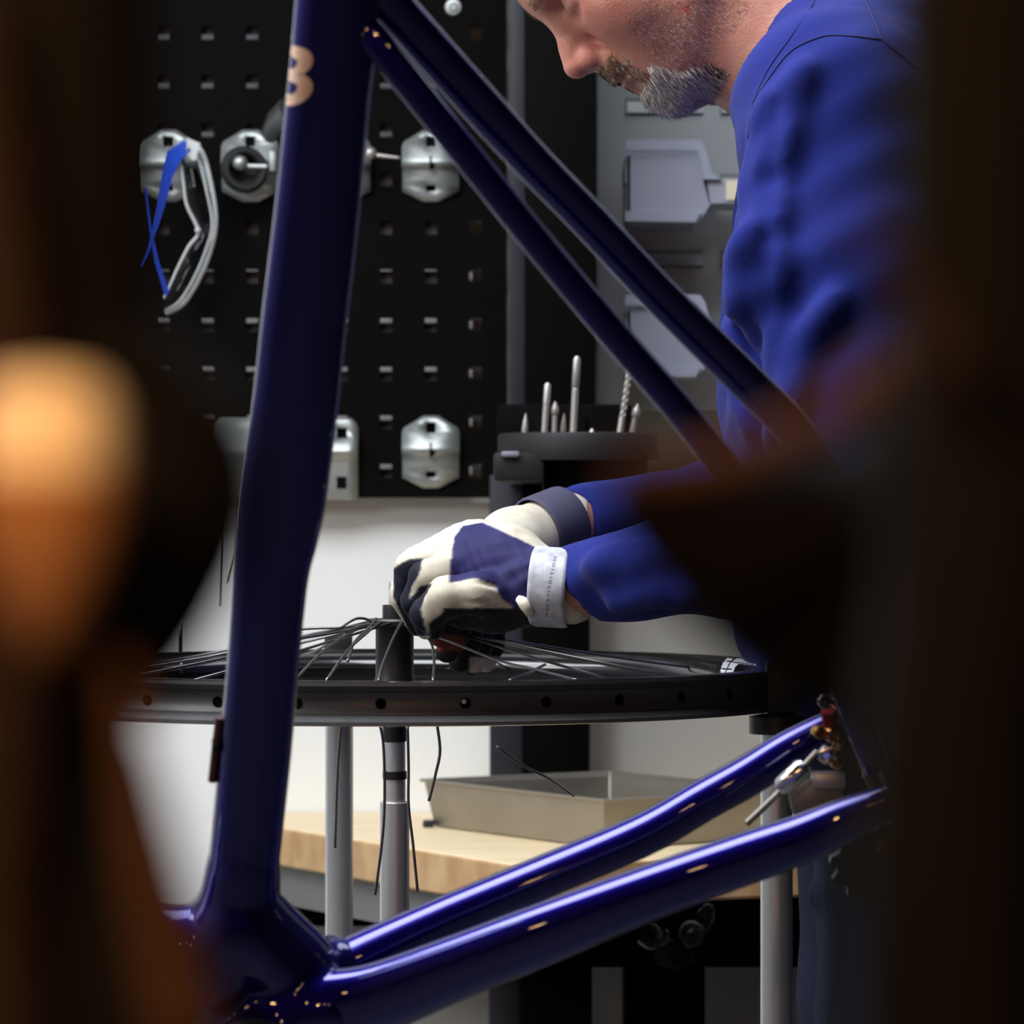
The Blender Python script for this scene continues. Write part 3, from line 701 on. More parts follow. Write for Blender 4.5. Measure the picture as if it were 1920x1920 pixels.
loose = [
 [(556, 1198, 2.75), (650, 1182, 2.82), (692, 1168, 2.90)],
 [(552, 1276, 2.66), (600, 1226, 2.72), (650, 1190, 2.82), (706, 1164, 2.91)],
 [(612, 1276, 2.66), (650, 1222, 2.74), (690, 1185, 2.84), (712, 1166, 2.91)],
 [(652, 1240, 2.75), (664, 1205, 2.80), (690, 1178, 2.86), (705, 1160, 2.9)],
 [(710, 1276, 2.66), (716, 1250, 2.70), (738, 1195, 2.80), (755, 1163, 2.91)],
 [(757, 1172, 2.91), (790, 1185, 2.86), (808, 1205, 2.80), (814, 1235, 2.76), (812, 1276, 2.66)],
 [(760, 1172, 2.91), (840, 1202, 2.84), (940, 1240, 2.76), (1000, 1254, 2.72), (1085, 1276, 2.67)],
 [(955, 1276, 2.67), (990, 1262, 2.70), (1022, 1246, 2.75)],
 [(770, 1170, 2.93), (900, 1195, 2.95), (1040, 1228, 2.98), (1200, 1258, 3.0)],
 [(775, 1170, 2.95), (950, 1200, 3.0), (1150, 1232, 3.05), (1300, 1252, 3.07)],
 [(640, 1176, 2.86), (668, 1160, 2.87), (690, 1162, 2.88), (700, 1172, 2.9)],
 [(655, 1182, 2.84), (680, 1172, 2.86), (712, 1170, 2.9)],
 [(440, 1196, 2.9), (560, 1180, 2.9), (650, 1176, 2.9), (715, 1165, 2.92)],
 [(338, 1238, 3.0), (400, 1228, 2.97), (560, 1198, 2.95), (718, 1166, 2.94)],
]
for q in loose: spk(q)
hang = [
 [(712, 1358, 2.90), (719, 1400, 2.90), (721, 1500, 2.90), (716, 1580, 2.90), (703, 1678, 2.90)],
 [(764, 1358, 2.89), (766, 1440, 2.89), (766, 1510, 2.89), (774, 1580, 2.89), (783, 1672, 2.89)],
 [(817, 1345, 2.85), (825, 1405, 2.85), (817, 1450, 2.85), (804, 1502, 2.85)],
 [(640, 1350, 3.05), (633, 1440, 3.05), (628, 1590, 3.05)],
 [(931, 1400, 3.1), (985, 1438, 3.12), (1030, 1460, 3.14), (1075, 1492, 3.2)],
]
for q in hang: spk(q, .0012)
for q in [[(338, 1170, 2.95), (338, 1222, 2.95)], [(340, 1240, 3.1), (340, 1262, 3.1)]]: spk(q, .0016)

# ---------------------------------------------------------------- wheel stand: three rim posts and a centre post
stand_t = thing('wheel_stand', (WC.x, WC.y, 0), 'wheel building stand with aluminium posts holding the carbon wheel', 'wheel stand')
alu_m = mat('aluminium_tube', (214, 214, 214), .36, metal=.8, noise=(40, .3, (192, 192, 194), (1, 1, .04)))
for i, (px, d, y0) in enumerate(((636, 3.258, 1190), (1456, 2.80, 1240), (100, 2.77, 1240))):
    x = P(px, 0, d).x; b = Vector((x, d, 0)); r = .0123
    zr = WC.z
    MB().lathe([(0, 0), (r, 0), (r, zr-.026), (0, zr-.026)], b, n=28).build('post', alu_m, stand_t, smooth=40)
    MB().lathe([(0, zr-.032), (.021, zr-.032), (.021, zr-.019), (.012, zr-.017), (0, zr-.017)], b, n=28).build('collar', hub_m, stand_t, smooth=40)
    dv = (Vector((WC.x, WC.y, 0))-b).normalized()
    top = H-(y0-960)/F_PX*d
    o = b+dv*-.004
    MB().box((o.x, o.y, (zr-.0165+top)/2), (.024, .022, top-zr+.0165), bev=.002).build('clamp_block', hub_m, stand_t)
rC = [(0, 0), (.0118, 0), (.0118, hz(1505)), (.0108, hz(1503)), (.0088, hz(1502)), (.0088, hz(1460)), (.0094, hz(1459)), (.0094, hz(1446)), (.0088, hz(1445)), (.0085, hz(1391)), (0, hz(1391))]
MB().lathe(rC[:4]+[(0, hz(1503))], (WC.x, WC.y, 0), n=28).build('centre_post', alu_m, stand_t, smooth=40)
MB().lathe([(0, hz(1503)), (.0088, hz(1503)), (.0086, hz(1391)), (0, hz(1391))], (WC.x, WC.y, 0), n=28).build('centre_rod', alu_m, stand_t, smooth=40)
MB().lathe([(.0088, hz(1461)), (.0097, hz(1460)), (.0097, hz(1446)), (.0088, hz(1445))], (WC.x, WC.y, 0), n=28).build('black_band', hub_m, stand_t, smooth=40)
MB().lathe([(0, 0), (.09, 0), (.09, .014), (.02, .024), (0, .024)], (WC.x, WC.y, 0), n=36).build('base_plate', black_m, stand_t, smooth=40)
for px, d in ((636, 3.258), (1456, 2.80), (100, 2.77)):
    x = P(px, 0, d).x
    MB().tube([(WC.x, WC.y, .22), (x, d, .22)], .009, 10).build('brace_arm', alu_m, stand_t)
    MB().lathe([(0, 0), (.026, 0), (.026, .008), (.0125, .02), (0, .02)], (x, d, 0), n=20).build('foot', black_m, stand_t, smooth=40)
# ---------------------------------------------------------------- blue bicycle frame hung in front
FN = Vector((-.09, .93, .355)).normalized()            # frame-plane normal, pointing to the far side
B0 = P(465, 1850, 2.20)
def FP(px, py, off=0.0):
    """point on the camera ray through the pixel, 'off' metres along the axle from the frame's centre plane"""
    dr = Vector(((px-960)/F_PX, 1, -(py-960)/F_PX)); o = Vector((0, 0, H))
    t = (off-(o-B0).dot(FN))/dr.dot(FN); return o+dr*t
paint_m = mat('candy_blue_paint', (12, 1, 108), .40, metal=.95, coat_ior=1.6, coat=1.0, coat_rough=.02, noise=(700, .25, (9, 1, 84)))
frame = thing('bicycle_frameset', FP(465, 1905), 'glossy deep blue carbon bicycle frame hanging in front of the wheel', 'bicycle frame')
def loft(stations, e=2.1, n=28, up=None):
    """stations: (px, py, off, half chord in the frame plane [px], half width along the axle [m])"""
    S = stations; C = [FP(s[0], s[1], s[2]) for s in S]; v = []; f = []
    for i, c in enumerate(C):
        t = (C[min(i+1, len(C)-1)]-C[max(i-1, 0)]).normalized(); e1 = t.cross(FN).normalized(); e2 = FN
        hc = S[i][3]/F_PX*c.y; hw = S[i][4]
        for k in range(n):
            a = 2*math.pi*k/n; ca, sa = math.cos(a), math.sin(a)
            v.append(c+e1*hc*math.copysign(abs(ca)**(2/e), ca)+e2*hw*math.copysign(abs(sa)**(2/e), sa))
    for i in range(len(C)-1):
        for k in range(n): f.append((i*n+k, i*n+(k+1) % n, (i+1)*n+(k+1) % n, (i+1)*n+k))
    f += [tuple(range(n)), tuple((len(C)-1)*n+k for k in range(n))]
    return MB().add(v, f)
def sst(edges, off, hw, n=6):
    """edges: (y, x left, x right, half width) for a near vertical tube"""
    return [tuple(s) for s in spline([((a[1]+a[2])/2, a[0], off, (a[2]-a[1])/2*.995, a[3]) for a in edges], n)]
STR = [(-170, 566, 726, .0135), (-60, 558, 716, .0135), (100, 545, 704, .0135), (200, 535, 693, .0135), (400, 514, 675, .0135), (600, 490, 652, .0135), (750, 474, 636, .0135), (880, 458, 620, .0135), (950, 450, 610, .0135),
          (1010, 444, 596, .0138), (1060, 440, 583, .014), (1120, 436, 574, .0145), (1250, 425, 561, .0155), (1400, 411, 548, .017), (1550, 397, 532, .019), (1660, 386, 520, .022), (1715, 372, 528, .026), (1760, 345, 566, .030), (1830, 318, 640, .034)]
ST = sst([r for r in STR if r[0] <= 1660]+[(1715, 388, 518, .019), (1790, 400, 506, .008)], 0, None); SB = sst([r for r in STR if r[0] >= 1400], 0, None)
m_st = loft(ST, 2.15, 40); m_st.build('seat_tube', paint_m, frame, smooth=180)
# near stays bow out toward the dropout
NC = [tuple(s) for s in spline([(470, 1915, -.010, 66, .022), (590, 1892, -.018, 72, .019), (700, 1874, -.026, 70, .0165), (850, 1816, -.036, 62, .0155), (1000, 1759, -.045, 60, .015), (1200, 1680, -.054, 52, .0145), (1400, 1609, -.060, 49, .014), (1500, 1574, -.063, 46, .013), (1580, 1540, -.065, 42, .011), (1670, 1498, -.066, 30, .009)], 6)]
loft(NC, 2.3).build('near_chain_stay', paint_m, frame, smooth=180)
FC = [tuple(s) for s in spline([(480, 1880, .010, 50, .020), (600, 1826, .018, 42, .017), (700, 1780, .026, 40, .015), (850, 1715, .036, 40, .014), (1000, 1652, .045, 39, .014), (1200, 1568, .054, 39, .0135), (1320, 1500, .060, 38, .013), (1400, 1456, .063, 38, .0125), (1480, 1406, .065, 36, .011), (1560, 1362, .066, 30, .009)], 6)]
loft(FC, 2.3).build('far_chain_stay', paint_m, frame, smooth=180)
NSS = [tuple(s) for s in spline([(672, 34, -.002, 22, .006), (712, 86, -.007, 29, .007), (850, 258, -.017, 29, .007), (1000, 445, -.026, 29, .007), (1150, 625, -.036, 29, .007), (1310, 812, -.045, 29, .007), (1480, 1050, -.055, 28, .007), (1640, 1440, -.065, 26, .006)], 5)]
loft(NSS, 3).build('near_seat_stay', paint_m, frame, smooth=180)
FSS = [tuple(s) for s in spline([(630, -120, .008, 44, .0095), (728, 0, .011, 40, .009), (900, 195, .018, 39, .0085), (1000, 305, .024, 37, .008), (1100, 408, .030, 36, .008), (1240, 557, .038, 36, .008), (1400, 715, .046, 36, .008), (1500, 822, .052, 35, .008), (1590, 1000, .058, 32, .007), (1600, 1330, .066, 26, .006)], 5)]
loft(FSS, 3).build('far_seat_stay', paint_m, frame, smooth=180)
# bottom bracket, down tube stub and their fillets grown as one surface
xs = axis_grid((-.24, -.02, .0022)); ys = axis_grid((2.06, 2.34, .003)); zs = axis_grid((.72, .96, .0022))
Fd = Field(xs, ys, zs); bb = FP(472, 1936)
Fd.cone(bb-FN*.040, bb+FN*.040, .0285, .0285, .004)
for a, b in zip(SB[:-1], SB[1:]):
    if a[1] < 1575: continue
    da, db = FP(a[0], a[1], 0).y, FP(b[0], b[1], 0).y
    kf = lambda y: float(np.interp(y, [1575, 1640, 1720], [.86, .975, 1.0]))
    ha, hb = a[3]/F_PX*da*kf(a[1]), b[3]/F_PX*db*kf(b[1]); ra, rb = min(ha, .0285), min(hb, .0285)
    for o_ in (-1, 1):
        Fd.cone(FP(a[0]+o_*(ha-ra)/da*F_PX, a[1], 0), FP(b[0]+o_*(hb-rb)/db*F_PX, b[1], 0), ra, rb, .004)
dtp = [FP(455, 1880), FP(380, 1800), FP(300, 1765), FP(200, 1725), FP(60, 1668)]
Fd.chain(dtp, [.021, .020, .0185, .018, .018], .016)
for S_ in (NC[:9], FC[:9]):
    for a, b in zip(S_[:-1], S_[1:]):
        Fd.cone(FP(a[0], a[1], a[2]), FP(b[0], b[1], b[2]), a[4]*.93, b[4]*.93, .012)
V, Q = Fd.mesh(); np_mesh('bottom_bracket_shell', relax(V, Q, 10), Q, paint_m, frame)
MB().lathe([(.0315, 0), (.0315, .004), (.020, .006), (.020, .0), ], bb-FN*.0405, -FN, 32).build('bearing_cup', hub_m, frame, smooth=40)
for (px, py) in ((430, 1738), (452, 1770), (402, 1796)):
    pass
# down tube continues out of frame behind the dark foreground
loft([(330, 1778, 0, 58, .020), (150, 1705, 0, 56, .020), (-60, 1620, 0, 56, .020)], 2.4).build('down_tube', paint_m, frame, smooth=180)
# cable guide strip on the front of the seat tube
redbk_m = mat('dark_red_rubber', (64, 22, 26), .5)
MB().tube([FP(412, 1345, -.002), FP(405, 1400, -.002), FP(398, 1465, -.002)], .0026, 8).build('cable_guide', redbk_m, frame)
MB().box(FP(404, 1396, -.003), (.004, .006, .008), bev=.001).build('guide_clamp', hub_m, frame)
# peach letter wrapped on the tube side
letter_m = mat('letter_peach', (250, 212, 184), .45)
cu = bpy.data.curves.new('letter_curve', 'FONT'); cu.body = 'B'; cu.size = 1.0; cu.resolution_u = 8; cu.offset = .022
to = bpy.data.objects.new('letter_tmp', cu); COL.objects.link(to)
me = bpy.data.meshes.new_from_object(to.evaluated_get(bpy.context.evaluated_depsgraph_get())); bpy.data.objects.remove(to)
bm = bmesh.new(); bm.from_mesh(me)
for it in range(4):
    bmesh.ops.triangulate(bm, faces=bm.faces[:])
    bmesh.ops.subdivide_edges(bm, edges=[e for e in bm.edges if e.calc_length() > .07], cuts=1)
bmesh.ops.triangulate(bm, faces=bm.faces[:])
xs_ = [v.co.x for v in bm.verts]; ys_ = [v.co.y for v in bm.verts]; x0, x1, y0, y1 = min(xs_), max(xs_), min(ys_), max(ys_)
deps = BVHTree.FromPolygons([Vector(v) for v in m_st.v], [f for f in m_st.f])
lv = []
for v in bm.verts:
    u, t = (v.co.x-x0)/(x1-x0), (v.co.y-y0)/(y1-y0)
    py = 200-t*113; lean = (py-200)*-.235
    px = 478+u*100+lean+ (0)
    # the letter starts on the hidden front of the tube: wrap by arc on the rounded leading edge
    e = np.interp(py, [100, 200], [545, 535])
    if px < e+8: pxx = e+8; depth = .0+(e+8-px)/F_PX*2.0
    else: pxx = px; depth = None
    dr = Vector(((pxx-960)/F_PX, 1, -(py-960)/F_PX)).normalized(); hit = deps.ray_cast(Vector((0, 0, H)), dr)
    p = hit[0]
    if depth is not None:
        q = p+FN*depth*1.0; n_ = deps.find_nearest(q); p = n_[0]; nn = n_[1]
    else: nn = hit[1]
    if nn.y > 0 and depth is None: nn = -nn
    lv.append(p-(dr*.0004))
bm.verts.index_update(); lf = [tuple(v.index for v in f.verts) for f in bm.faces]; bm.free()
MB().add(lv, lf).build('letter', letter_m, frame, smooth=0)

# ---------------------------------------------------------------- rear derailleur and dropout hardware
red_m = mat('red_anodised', (150, 16, 24), .3, metal=.7, coat=.5)
chrome_m = mat('polished_metal', (214, 212, 210), .14, metal=1)
mech_m = mat('mech_black', (26, 25, 26), .32, metal=.3, coat=.4)
brass_m = mat('brass', (210, 160, 96), .22, metal=1)
mech = thing('rear_derailleur', FP(1600, 1400, .05), 'black rear derailleur with red and metal bits hung at the frame dropout', 'derailleur')
def mpart(nm, m_, mb): return mb.build(nm, m_, mech)
mpart('hanger', mech_m, MB().prism([FP(x, y, .055) for x, y in ((1540, 1330), (1590, 1300), (1640, 1330), (1660, 1420), (1630, 1470), (1570, 1440))], FN*.010))
mpart('body', mech_m, MB().tube([FP(1575, 1240, .04), FP(1590, 1300, .03), FP(1600, 1370, .03)], [.009, .011, .012], 14))
mpart('arm', mech_m, MB().tube([FP(1550, 1290, .03), FP(1560, 1230, .03), FP(1585, 1205, .035)], [.006, .007, .006], 12))
mpart('pivot_cap', chrome_m, MB().lathe([(0, .004), (.004, .004), (.0062, .002), (.0062, -.004), (0, -.004)], FP(1569, 1236, .026), -FN, 16))
mpart('link', red_m, MB().tube([FP(1558, 1302, .026), FP(1572, 1298, .026)], .006, 12))
mpart('link', red_m, MB().tube([FP(1552, 1335, .028), FP(1556, 1370, .028)], .0045, 10))
for (x, y, r, m_, nm) in ((1545, 1318, .0045, chrome_m, 'bolt'), (1572, 1322, .0042, chrome_m, 'bolt'), (1585, 1332, .0035, brass_m, 'bolt'), (1535, 1374, .0042, brass_m, 'bolt'), (1560, 1378, .005, brass_m, 'bolt'), (1570, 1396, .0036, brass_m, 'bolt'),
                     (1550, 1416, .0055, chrome_m, 'bolt'), (1568, 1430, .004, brass_m, 'bolt'), (1615, 1336, .003, brass_m, 'bolt'), (1640, 1390, .003, brass_m, 'bolt'), (1625, 1452, .0035, brass_m, 'bolt')):
    mpart(nm, m_, MB().lathe([(0, .003), (r*.35, .003), (r*.45, .0012), (r*.6, .0028), (r*.9, .0022), (r, 0), (r, -.003), (0, -.003)], FP(x, y, .022), (-FN+Vector((.2*math.sin(x), 0, .2))).normalized(), 12))
for x, y in ((1596, 1258), (1614, 1246), (1632, 1238)):
    mpart('spring_fin', chrome_m, MB().box(FP(x+6, y+12, .03), (.003, .010, .018), Matrix.Rotation(.6, 3, 'Y'), bev=.001))
mpart('cable', steel_m, MB().tube([FP(1400, 1542, .02), FP(1455, 1490, .022), FP(1532, 1408, .024)], .0013, 8))
mpart('barrel_adjuster', chrome_m, MB().tube([FP(1462, 1480, .022), FP(1468, 1474, .022), FP(1504, 1440, .022), FP(1510, 1434, .022)], [.0045, .0062, .0062, .0045], 16))
mpart('cable_housing', mech_m, MB().tube([FP(1400, 1544, .024), FP(1430, 1516, .024), FP(1462, 1482, .024)], .0021, 8))
mpart('axle_bracket', steel_m, MB().box(FP(1552, 1462, .055), (.020, .012, .010), bev=.0015))
mpart('axle_plate', dullsteel_m, MB().box(FP(1528, 1486, .058), (.032, .004, .018), Matrix.Rotation(-.2, 3, 'Y'), bev=.001))
# pulley below the near stay
tooth = []
pc = FP(1636, 1618, -.045); e1 = Vector((0, 0, 1)).cross(FN).normalized(); e2 = FN.cross(e1)
for i in range(44):
    r = .0255 if i % 4 in (0, 1) else .0215; a = 2*math.pi*i/44; tooth.append(pc+e1*r*math.cos(a)+e2*r*math.sin(a))
mpart('pulley_wheel', mech_m, MB().prism(tooth, FN*.004))
mpart('pulley_bolt', brass_m, MB().lathe([(.002, .002), (.0036, .002), (.0036, -.001), (.002, -.001)], FP(1650, 1587, -.05), -FN, 14, closed=True))
mpart('cage_plate', mech_m, MB().tube([FP(1640, 1618, -.038), FP(1670, 1540, -.02), FP(1630, 1440, .03)], .006, 8))
# ---------------------------------------------------------------- the mechanic
skin_m = mat('skin', (206, 152, 132), .48, sss=.1, attr=(45, .8, (236, 206, 200)), bump=(420, .25), spec=.4)
shirt_m = mat('blue_sweatshirt', (25, 37, 116), .9, sheen=.06, noise=(260, .35, (21, 32, 104)), bump=(1400, .35), spec=.2)
seam_m = mat('seam_thread', (30, 34, 92), .9)
jeans_m = mat('dark_denim', (32, 40, 62), .9, noise=(180, .5, (24, 30, 48)), bump=(1100, .4), spec=.2)
gskin_m = mat('glove_fabric', (226, 220, 202), .7, attr=(70, .8, (226, 220, 212)), bump=(900, .15), spec=.25)
cream_m = mat('cream_leather', (226, 220, 202), .62, noise=(55, .35, (204, 194, 172)), bump=(260, .12))
strap_m = mat('strap_white', (206, 208, 213), .55, noise=(75, .9, (150, 152, 160)))
strapd_m = mat('strap_charcoal', (62, 60, 84), .75, noise=(60, .3, (50, 49, 70)))
boot_m = mat('black_boot', (24, 23, 22), .5)
HO = P(1225, -101, 2.95); yaw = math.radians(5); pit = math.radians(50)
up_h = Vector((-math.sin(pit), 0, math.cos(pit))); fw0 = Vector((-math.cos(pit), 0, -math.sin(pit)))
fw_h = (Matrix.Rotation(yaw, 3, up_h) @ fw0).normalized()
if fw_h.y > 0: fw_h = (Matrix.Rotation(-yaw, 3, up_h) @ fw0).normalized()
la_h = up_h.cross(fw_h).normalized()
if la_h.y > 0: la_h = -la_h
HR = np.array([fw_h, la_h, up_h]).T
def Hd(a, s, b): return HO+fw_h*(a/1000)+la_h*(s/1000)+up_h*(b/1000)
person = thing('person', (P(1725, 0, 2.95).x, 2.95, 0), 'bearded man in blue sweatshirt and work gloves bending his head over the wheel', 'person')
# joints
Sh = {1: P(1565, 205, 2.775), -1: P(1560, 190, 3.125)}; El = {1: P(1615, 985, 2.71), -1: P(1560, 950, 3.20)}
Wr = {1: P(1050, 1103, 2.778), -1: P(1052, 984, 3.02)}
body = Field(axis_grid((-.10, -.03, .008), (-.03, .25, .0021), (.25, .72, .010)), axis_grid((2.56, 2.85, .010), (2.85, 3.05, .0021), (3.05, 3.34, .010)), axis_grid((-.01, 1.40, .011), (1.40, 1.84, .0021)))
B = body
def E(a, s, b, ra, rs, rb, k=.012, cut=False, tilt=0):
    R = HR
    if tilt:
        M = Matrix.Rotation(math.radians(tilt), 3, la_h); R = np.array([M @ fw_h, la_h, M @ up_h]).T
    B.ell(Hd(a, s, b), (ra/1000, rs/1000, rb/1000), R, k, cut)
def C_(p, q, r1, r2, k=.01, cut=False): B.cone(Hd(*p), Hd(*q), r1/1000, r2/1000, k, cut)
# trunk, legs, arms under the clothes
for s in (1, -1):
    L = .075*s
    B.chain([P(1600, 330, 2.95)-Vector((0, L, 0)), P(1610, 800, 2.95)-Vector((0, L, 0)), P(1660, 1200, 2.95)-Vector((0, L*.9, 0)), P(1715, 1400, 2.95)-Vector((0, L*.9, 0))], [.082, .082, .080, .088], .06)
    B.cone(P(1580, 130, 2.95), Sh[s]+Vector((0, .02*s, 0)), .055, .05, .05)
    B.chain([Sh[s], El[s]], [.055, .045], .03); B.chain([El[s], El[s].lerp(Wr[s], .35), Wr[s]], [.042, .040, .0245], .02)
    hand = P(950, 1066, 2.80) if s == 1 else P(975, 1022, 2.985); B.cone(Wr[s], hand, .021, .020, .012)
    hp, kn, an = Vector((P(1735, 0, 2.95).x, 2.95-.085*s, .93)), Vector((P(1745, 0, 2.95).x, 2.95-.095*s, .50)), Vector((P(1790, 0, 2.95).x, 2.95-.10*s, .09))
    B.chain([hp, kn, an], [.080, .052, .036], .03); B.cone(an-Vector((0, 0, .045)), an+Vector((-.15, 0, -.055)), .032, .024, .02)
# neck and head
B.chain([Hd(-22, 0, -20), P(1420, 60, 2.95), P(1570, 160, 2.95)], [.058, .0575, .066], .03)
E(6, 0, 46, 97, 76, 86); E(58, 0, 42, 36, 54, 46, .02)
E(44, 0, -20, 50, 58, 66, .02)
for s in (1, -1):
    C_((8, 56*s, -42), (66, 24*s, -84), 14, 15, .03)
    E(61, 40*s, -2, 24, 23, 20, .022)
    C_((62, 38*s, -26), (74, 24*s, -58), 19, 15, .03)
E(79, 0, -86, 17, 22, 16, .02)
E(78, 0, -45, 21, 28, 26, .02)
C_((86, -28, 40), (86, 28, 40), 11, 11, .014)
for s in (1, -1):
    E(94, 32*s, 20, 15, 17, 12, .012, True); E(76, 31*s, 20, 13.5, 15, 13.5, .006)
    C_((88, 20*s, 15), (84, 42*s, 17), 3.5, 3, .006)
# nose
C_((88, 0, 30), (106, 0, -4), 8, 9, .014); C_((106, 0, -4), (114, 0, -15), 9.5, 11, .008)
for s in (1, -1):
    E(103, 12.5*s, -20, 11, 6.5, 9, .007)
    E(105, 7*s, -29.5, 5.5, 3.6, 4.5, .003, True)
    C_((93, 18*s, -14), (84, 30*s, -38), 2.2, 2.5, .010, True)        # fold beside the nostril
C_((98, 0, -30), (103, 0, -22), 6, 6, .008)
# mouth
E(95, 0, -38, 9, 22, 9, .012); E(98.5, 0, -45.5, 6.5, 17, 4.2, .005); E(96.5, 0, -55, 7, 17, 5.2, .006)
C_((106, 0, -50), (86, 25, -51), 1.5, 1.5, .0035, True); C_((106, 0, -50), (86, -25, -51), 1.5, 1.5, .0035, True)
C_((98, -12, -64), (98, 12, -64), 4, 4, .012, True)
for s in (1, -1):
    E(-2, 76*s, 6, 16, 5, 31, .006, tilt=-8); E(2, 82*s, 8, 9, 4, 20, .004, True); E(-6, 79*s, 18, 13, 4, 17, .004)
V, Q = B.mesh(); V = relax(V, Q, 3)
qc = V[Q].mean(1); loc = (qc-np.array(HO))@HR*1000
body_o = np_mesh('body', V, Q, skin_m, person)
bvh = BVHTree.FromPolygons([Vector(v) for v in V], [tuple(q) for q in Q])
lv_ = (V-np.array(HO))@HR*1000; tint = np.tile(np.array([[196., 140., 120.]]), (len(V), 1))
def dab(c, r, rgb, amt):
    g = np.exp(-(((lv_-np.array(c))/np.array(r))**2).sum(1))[:, None]*amt; tint[:] = tint*(1-g)+np.array(rgb)*g
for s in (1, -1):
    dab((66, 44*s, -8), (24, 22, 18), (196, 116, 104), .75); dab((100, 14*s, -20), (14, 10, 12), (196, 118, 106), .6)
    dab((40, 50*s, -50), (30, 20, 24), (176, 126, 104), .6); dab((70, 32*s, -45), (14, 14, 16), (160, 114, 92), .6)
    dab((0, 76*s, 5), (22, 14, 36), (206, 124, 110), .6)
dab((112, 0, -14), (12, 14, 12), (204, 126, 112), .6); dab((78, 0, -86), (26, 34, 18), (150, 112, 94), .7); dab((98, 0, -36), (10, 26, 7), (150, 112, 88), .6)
mouth = (lv_[:, 0] > 88) & (np.abs(lv_[:, 1]) < 21) & (lv_[:, 2] > -60) & (lv_[:, 2] < -44); tint[mouth] = tint[mouth]*.25+np.array([164, 92, 86])*.75
slit = (lv_[:, 0] > 80) & (np.abs(lv_[:, 1]) < 25) & (np.abs(lv_[:, 2]+50.3) < 1.6); tint[slit] = (96, 46, 44)
sp_, _n = None, None
h = bvh.ray_cast(Vector((0, 0, H)), Vector(((1288-960)/F_PX, 1, (960-16)/F_PX)).normalized())
if h[0] is not None:
    g = np.exp(-(((V-np.array(h[0]))/.0036)**2).sum(1))[:, None]*.85; tint = tint*(1-g)+np.array([178, 60, 62])*g
paint_verts(body_o, tint)

# beard, moustache, stubble and brows: single tapered hairs
grey_h = mat('hair_grey', (240, 232, 222), .55); brown_h = mat('hair_brown', (108, 84, 52), .6); mid_h = mat('hair_mid_grey', (182, 172, 160), .6); dark_h = mat('hair_dark', (70, 56, 46), .6)
tri = V[Q[:, [0, 1, 2]]]; nrm = np.cross(tri[:, 1]-tri[:, 0], tri[:, 2]-tri[:, 0]); ar = np.linalg.norm(nrm, axis=1); nrm = nrm/np.maximum(ar, 1e-12)[:, None]
out_ref = qc-np.array(Hd(40, 0, -10))
headm = np.linalg.norm(out_ref, axis=1) < .16
rs = np.random.RandomState(4)
def hairs(name, mask, n, length, rad, drop, mats, pick, curl=.25, lift=.5):
    ids = np.where(mask & headm)[0]
    if not len(ids): return
    p = ar[ids]/ar[ids].sum(); ids = rs.choice(ids, n, p=p)
    vs_, fs, mm = [], [], []
    for i in ids:
        bc = V[Q[i]]; wgt = rs.dirichlet((1, 1, 1, 1)); root = (bc*wgt[:, None]).sum(0); nn = nrm[i].copy()
        if nn@(root-np.array(Hd(30, 0, -20))) < 0: nn = -nn
        dn = drop(loc[i]); dn = HR@dn; t = dn-nn*(dn@nn); t = t/(np.linalg.norm(t)+1e-9)
        d = nn*lift+t+rs.normal(0, curl*.5, 3); d /= np.linalg.norm(d)
        Ln = length(loc[i])*rs.uniform(.6, 1.15)/1000
        d2 = d-nn*.35+rs.normal(0, curl*.35, 3); d2 /= np.linalg.norm(d2)
        q0 = root-nn*.0006; q1 = root+d*Ln*.5; q2 = q1+d2*Ln*.5
        e1 = np.cross(d, [.3, .5, .8]); e1 /= np.linalg.norm(e1); e2 = np.cross(d, e1); o = len(vs_)
        for c, r in ((q0, rad), (q1, rad*.85)):
            for a in (0, 2.1, 4.2): vs_.append(c+(e1*math.cos(a)+e2*math.sin(a))*r/1000)
        vs_.append(q2); k = pick(loc[i])
        for a in range(3):
            fs.append((o+a, o+(a+1) % 3, o+3+(a+1) % 3, o+3+a)); fs.append((o+3+a, o+3+(a+1) % 3, o+6)); mm += [k, k]
    m = MB(); m.v = [tuple(v) for v in vs_]; m.f = fs; m.m = mm
    o = m.build(name, mats, person, smooth=180, fix=False); o['kind'] = 'stuff'; return o
a_, s_, b_ = loc[:, 0], loc[:, 1], loc[:, 2]
chin = (a_ > 46) & (b_ < -60) & (b_ > -112) & (np.abs(s_) < 44) & ~((a_ > 88) & (b_ > -66))
drop_dn = lambda l: np.array([.1, 0, -1.])
hairs('beard', chin, 5200, lambda l: 5+8*np.clip((l[0]-48)/30, 0, 1), .19, drop_dn, [grey_h, dark_h, mid_h], lambda l: (0 if math.sin(l[1]*.9+l[2]*.5)*math.sin(l[0]*.8+l[1]*.3) > -.15 else 2) if rs.rand() < .18+.78*np.clip((l[0]-48)/20, 0, 1) else 1)
mous = (a_ > 84) & (b_ > -45) & (b_ < -29.5) & (np.abs(s_) < 30)
hairs('moustache', mous, 1100, lambda l: 6.5, .15, lambda l: np.array([.15, .35*np.sign(l[1])*min(abs(l[1])/12, 1), -1.]), [brown_h, dark_h, grey_h], lambda l: 0 if rs.rand() < .7 else (1 if rs.rand() < .5 else 2), .2, .25)
corner = (a_ > 74) & (b_ > -66) & (b_ < -40) & (np.abs(s_) > 22) & (np.abs(s_) < 36)
hairs('moustache_end', corner, 520, lambda l: 7, .14, lambda l: np.array([0, .2*np.sign(l[1]), -1.]), [brown_h, dark_h, grey_h], lambda l: int(rs.choice([0, 1, 2], p=[.35, .35, .3])), .2, .25)
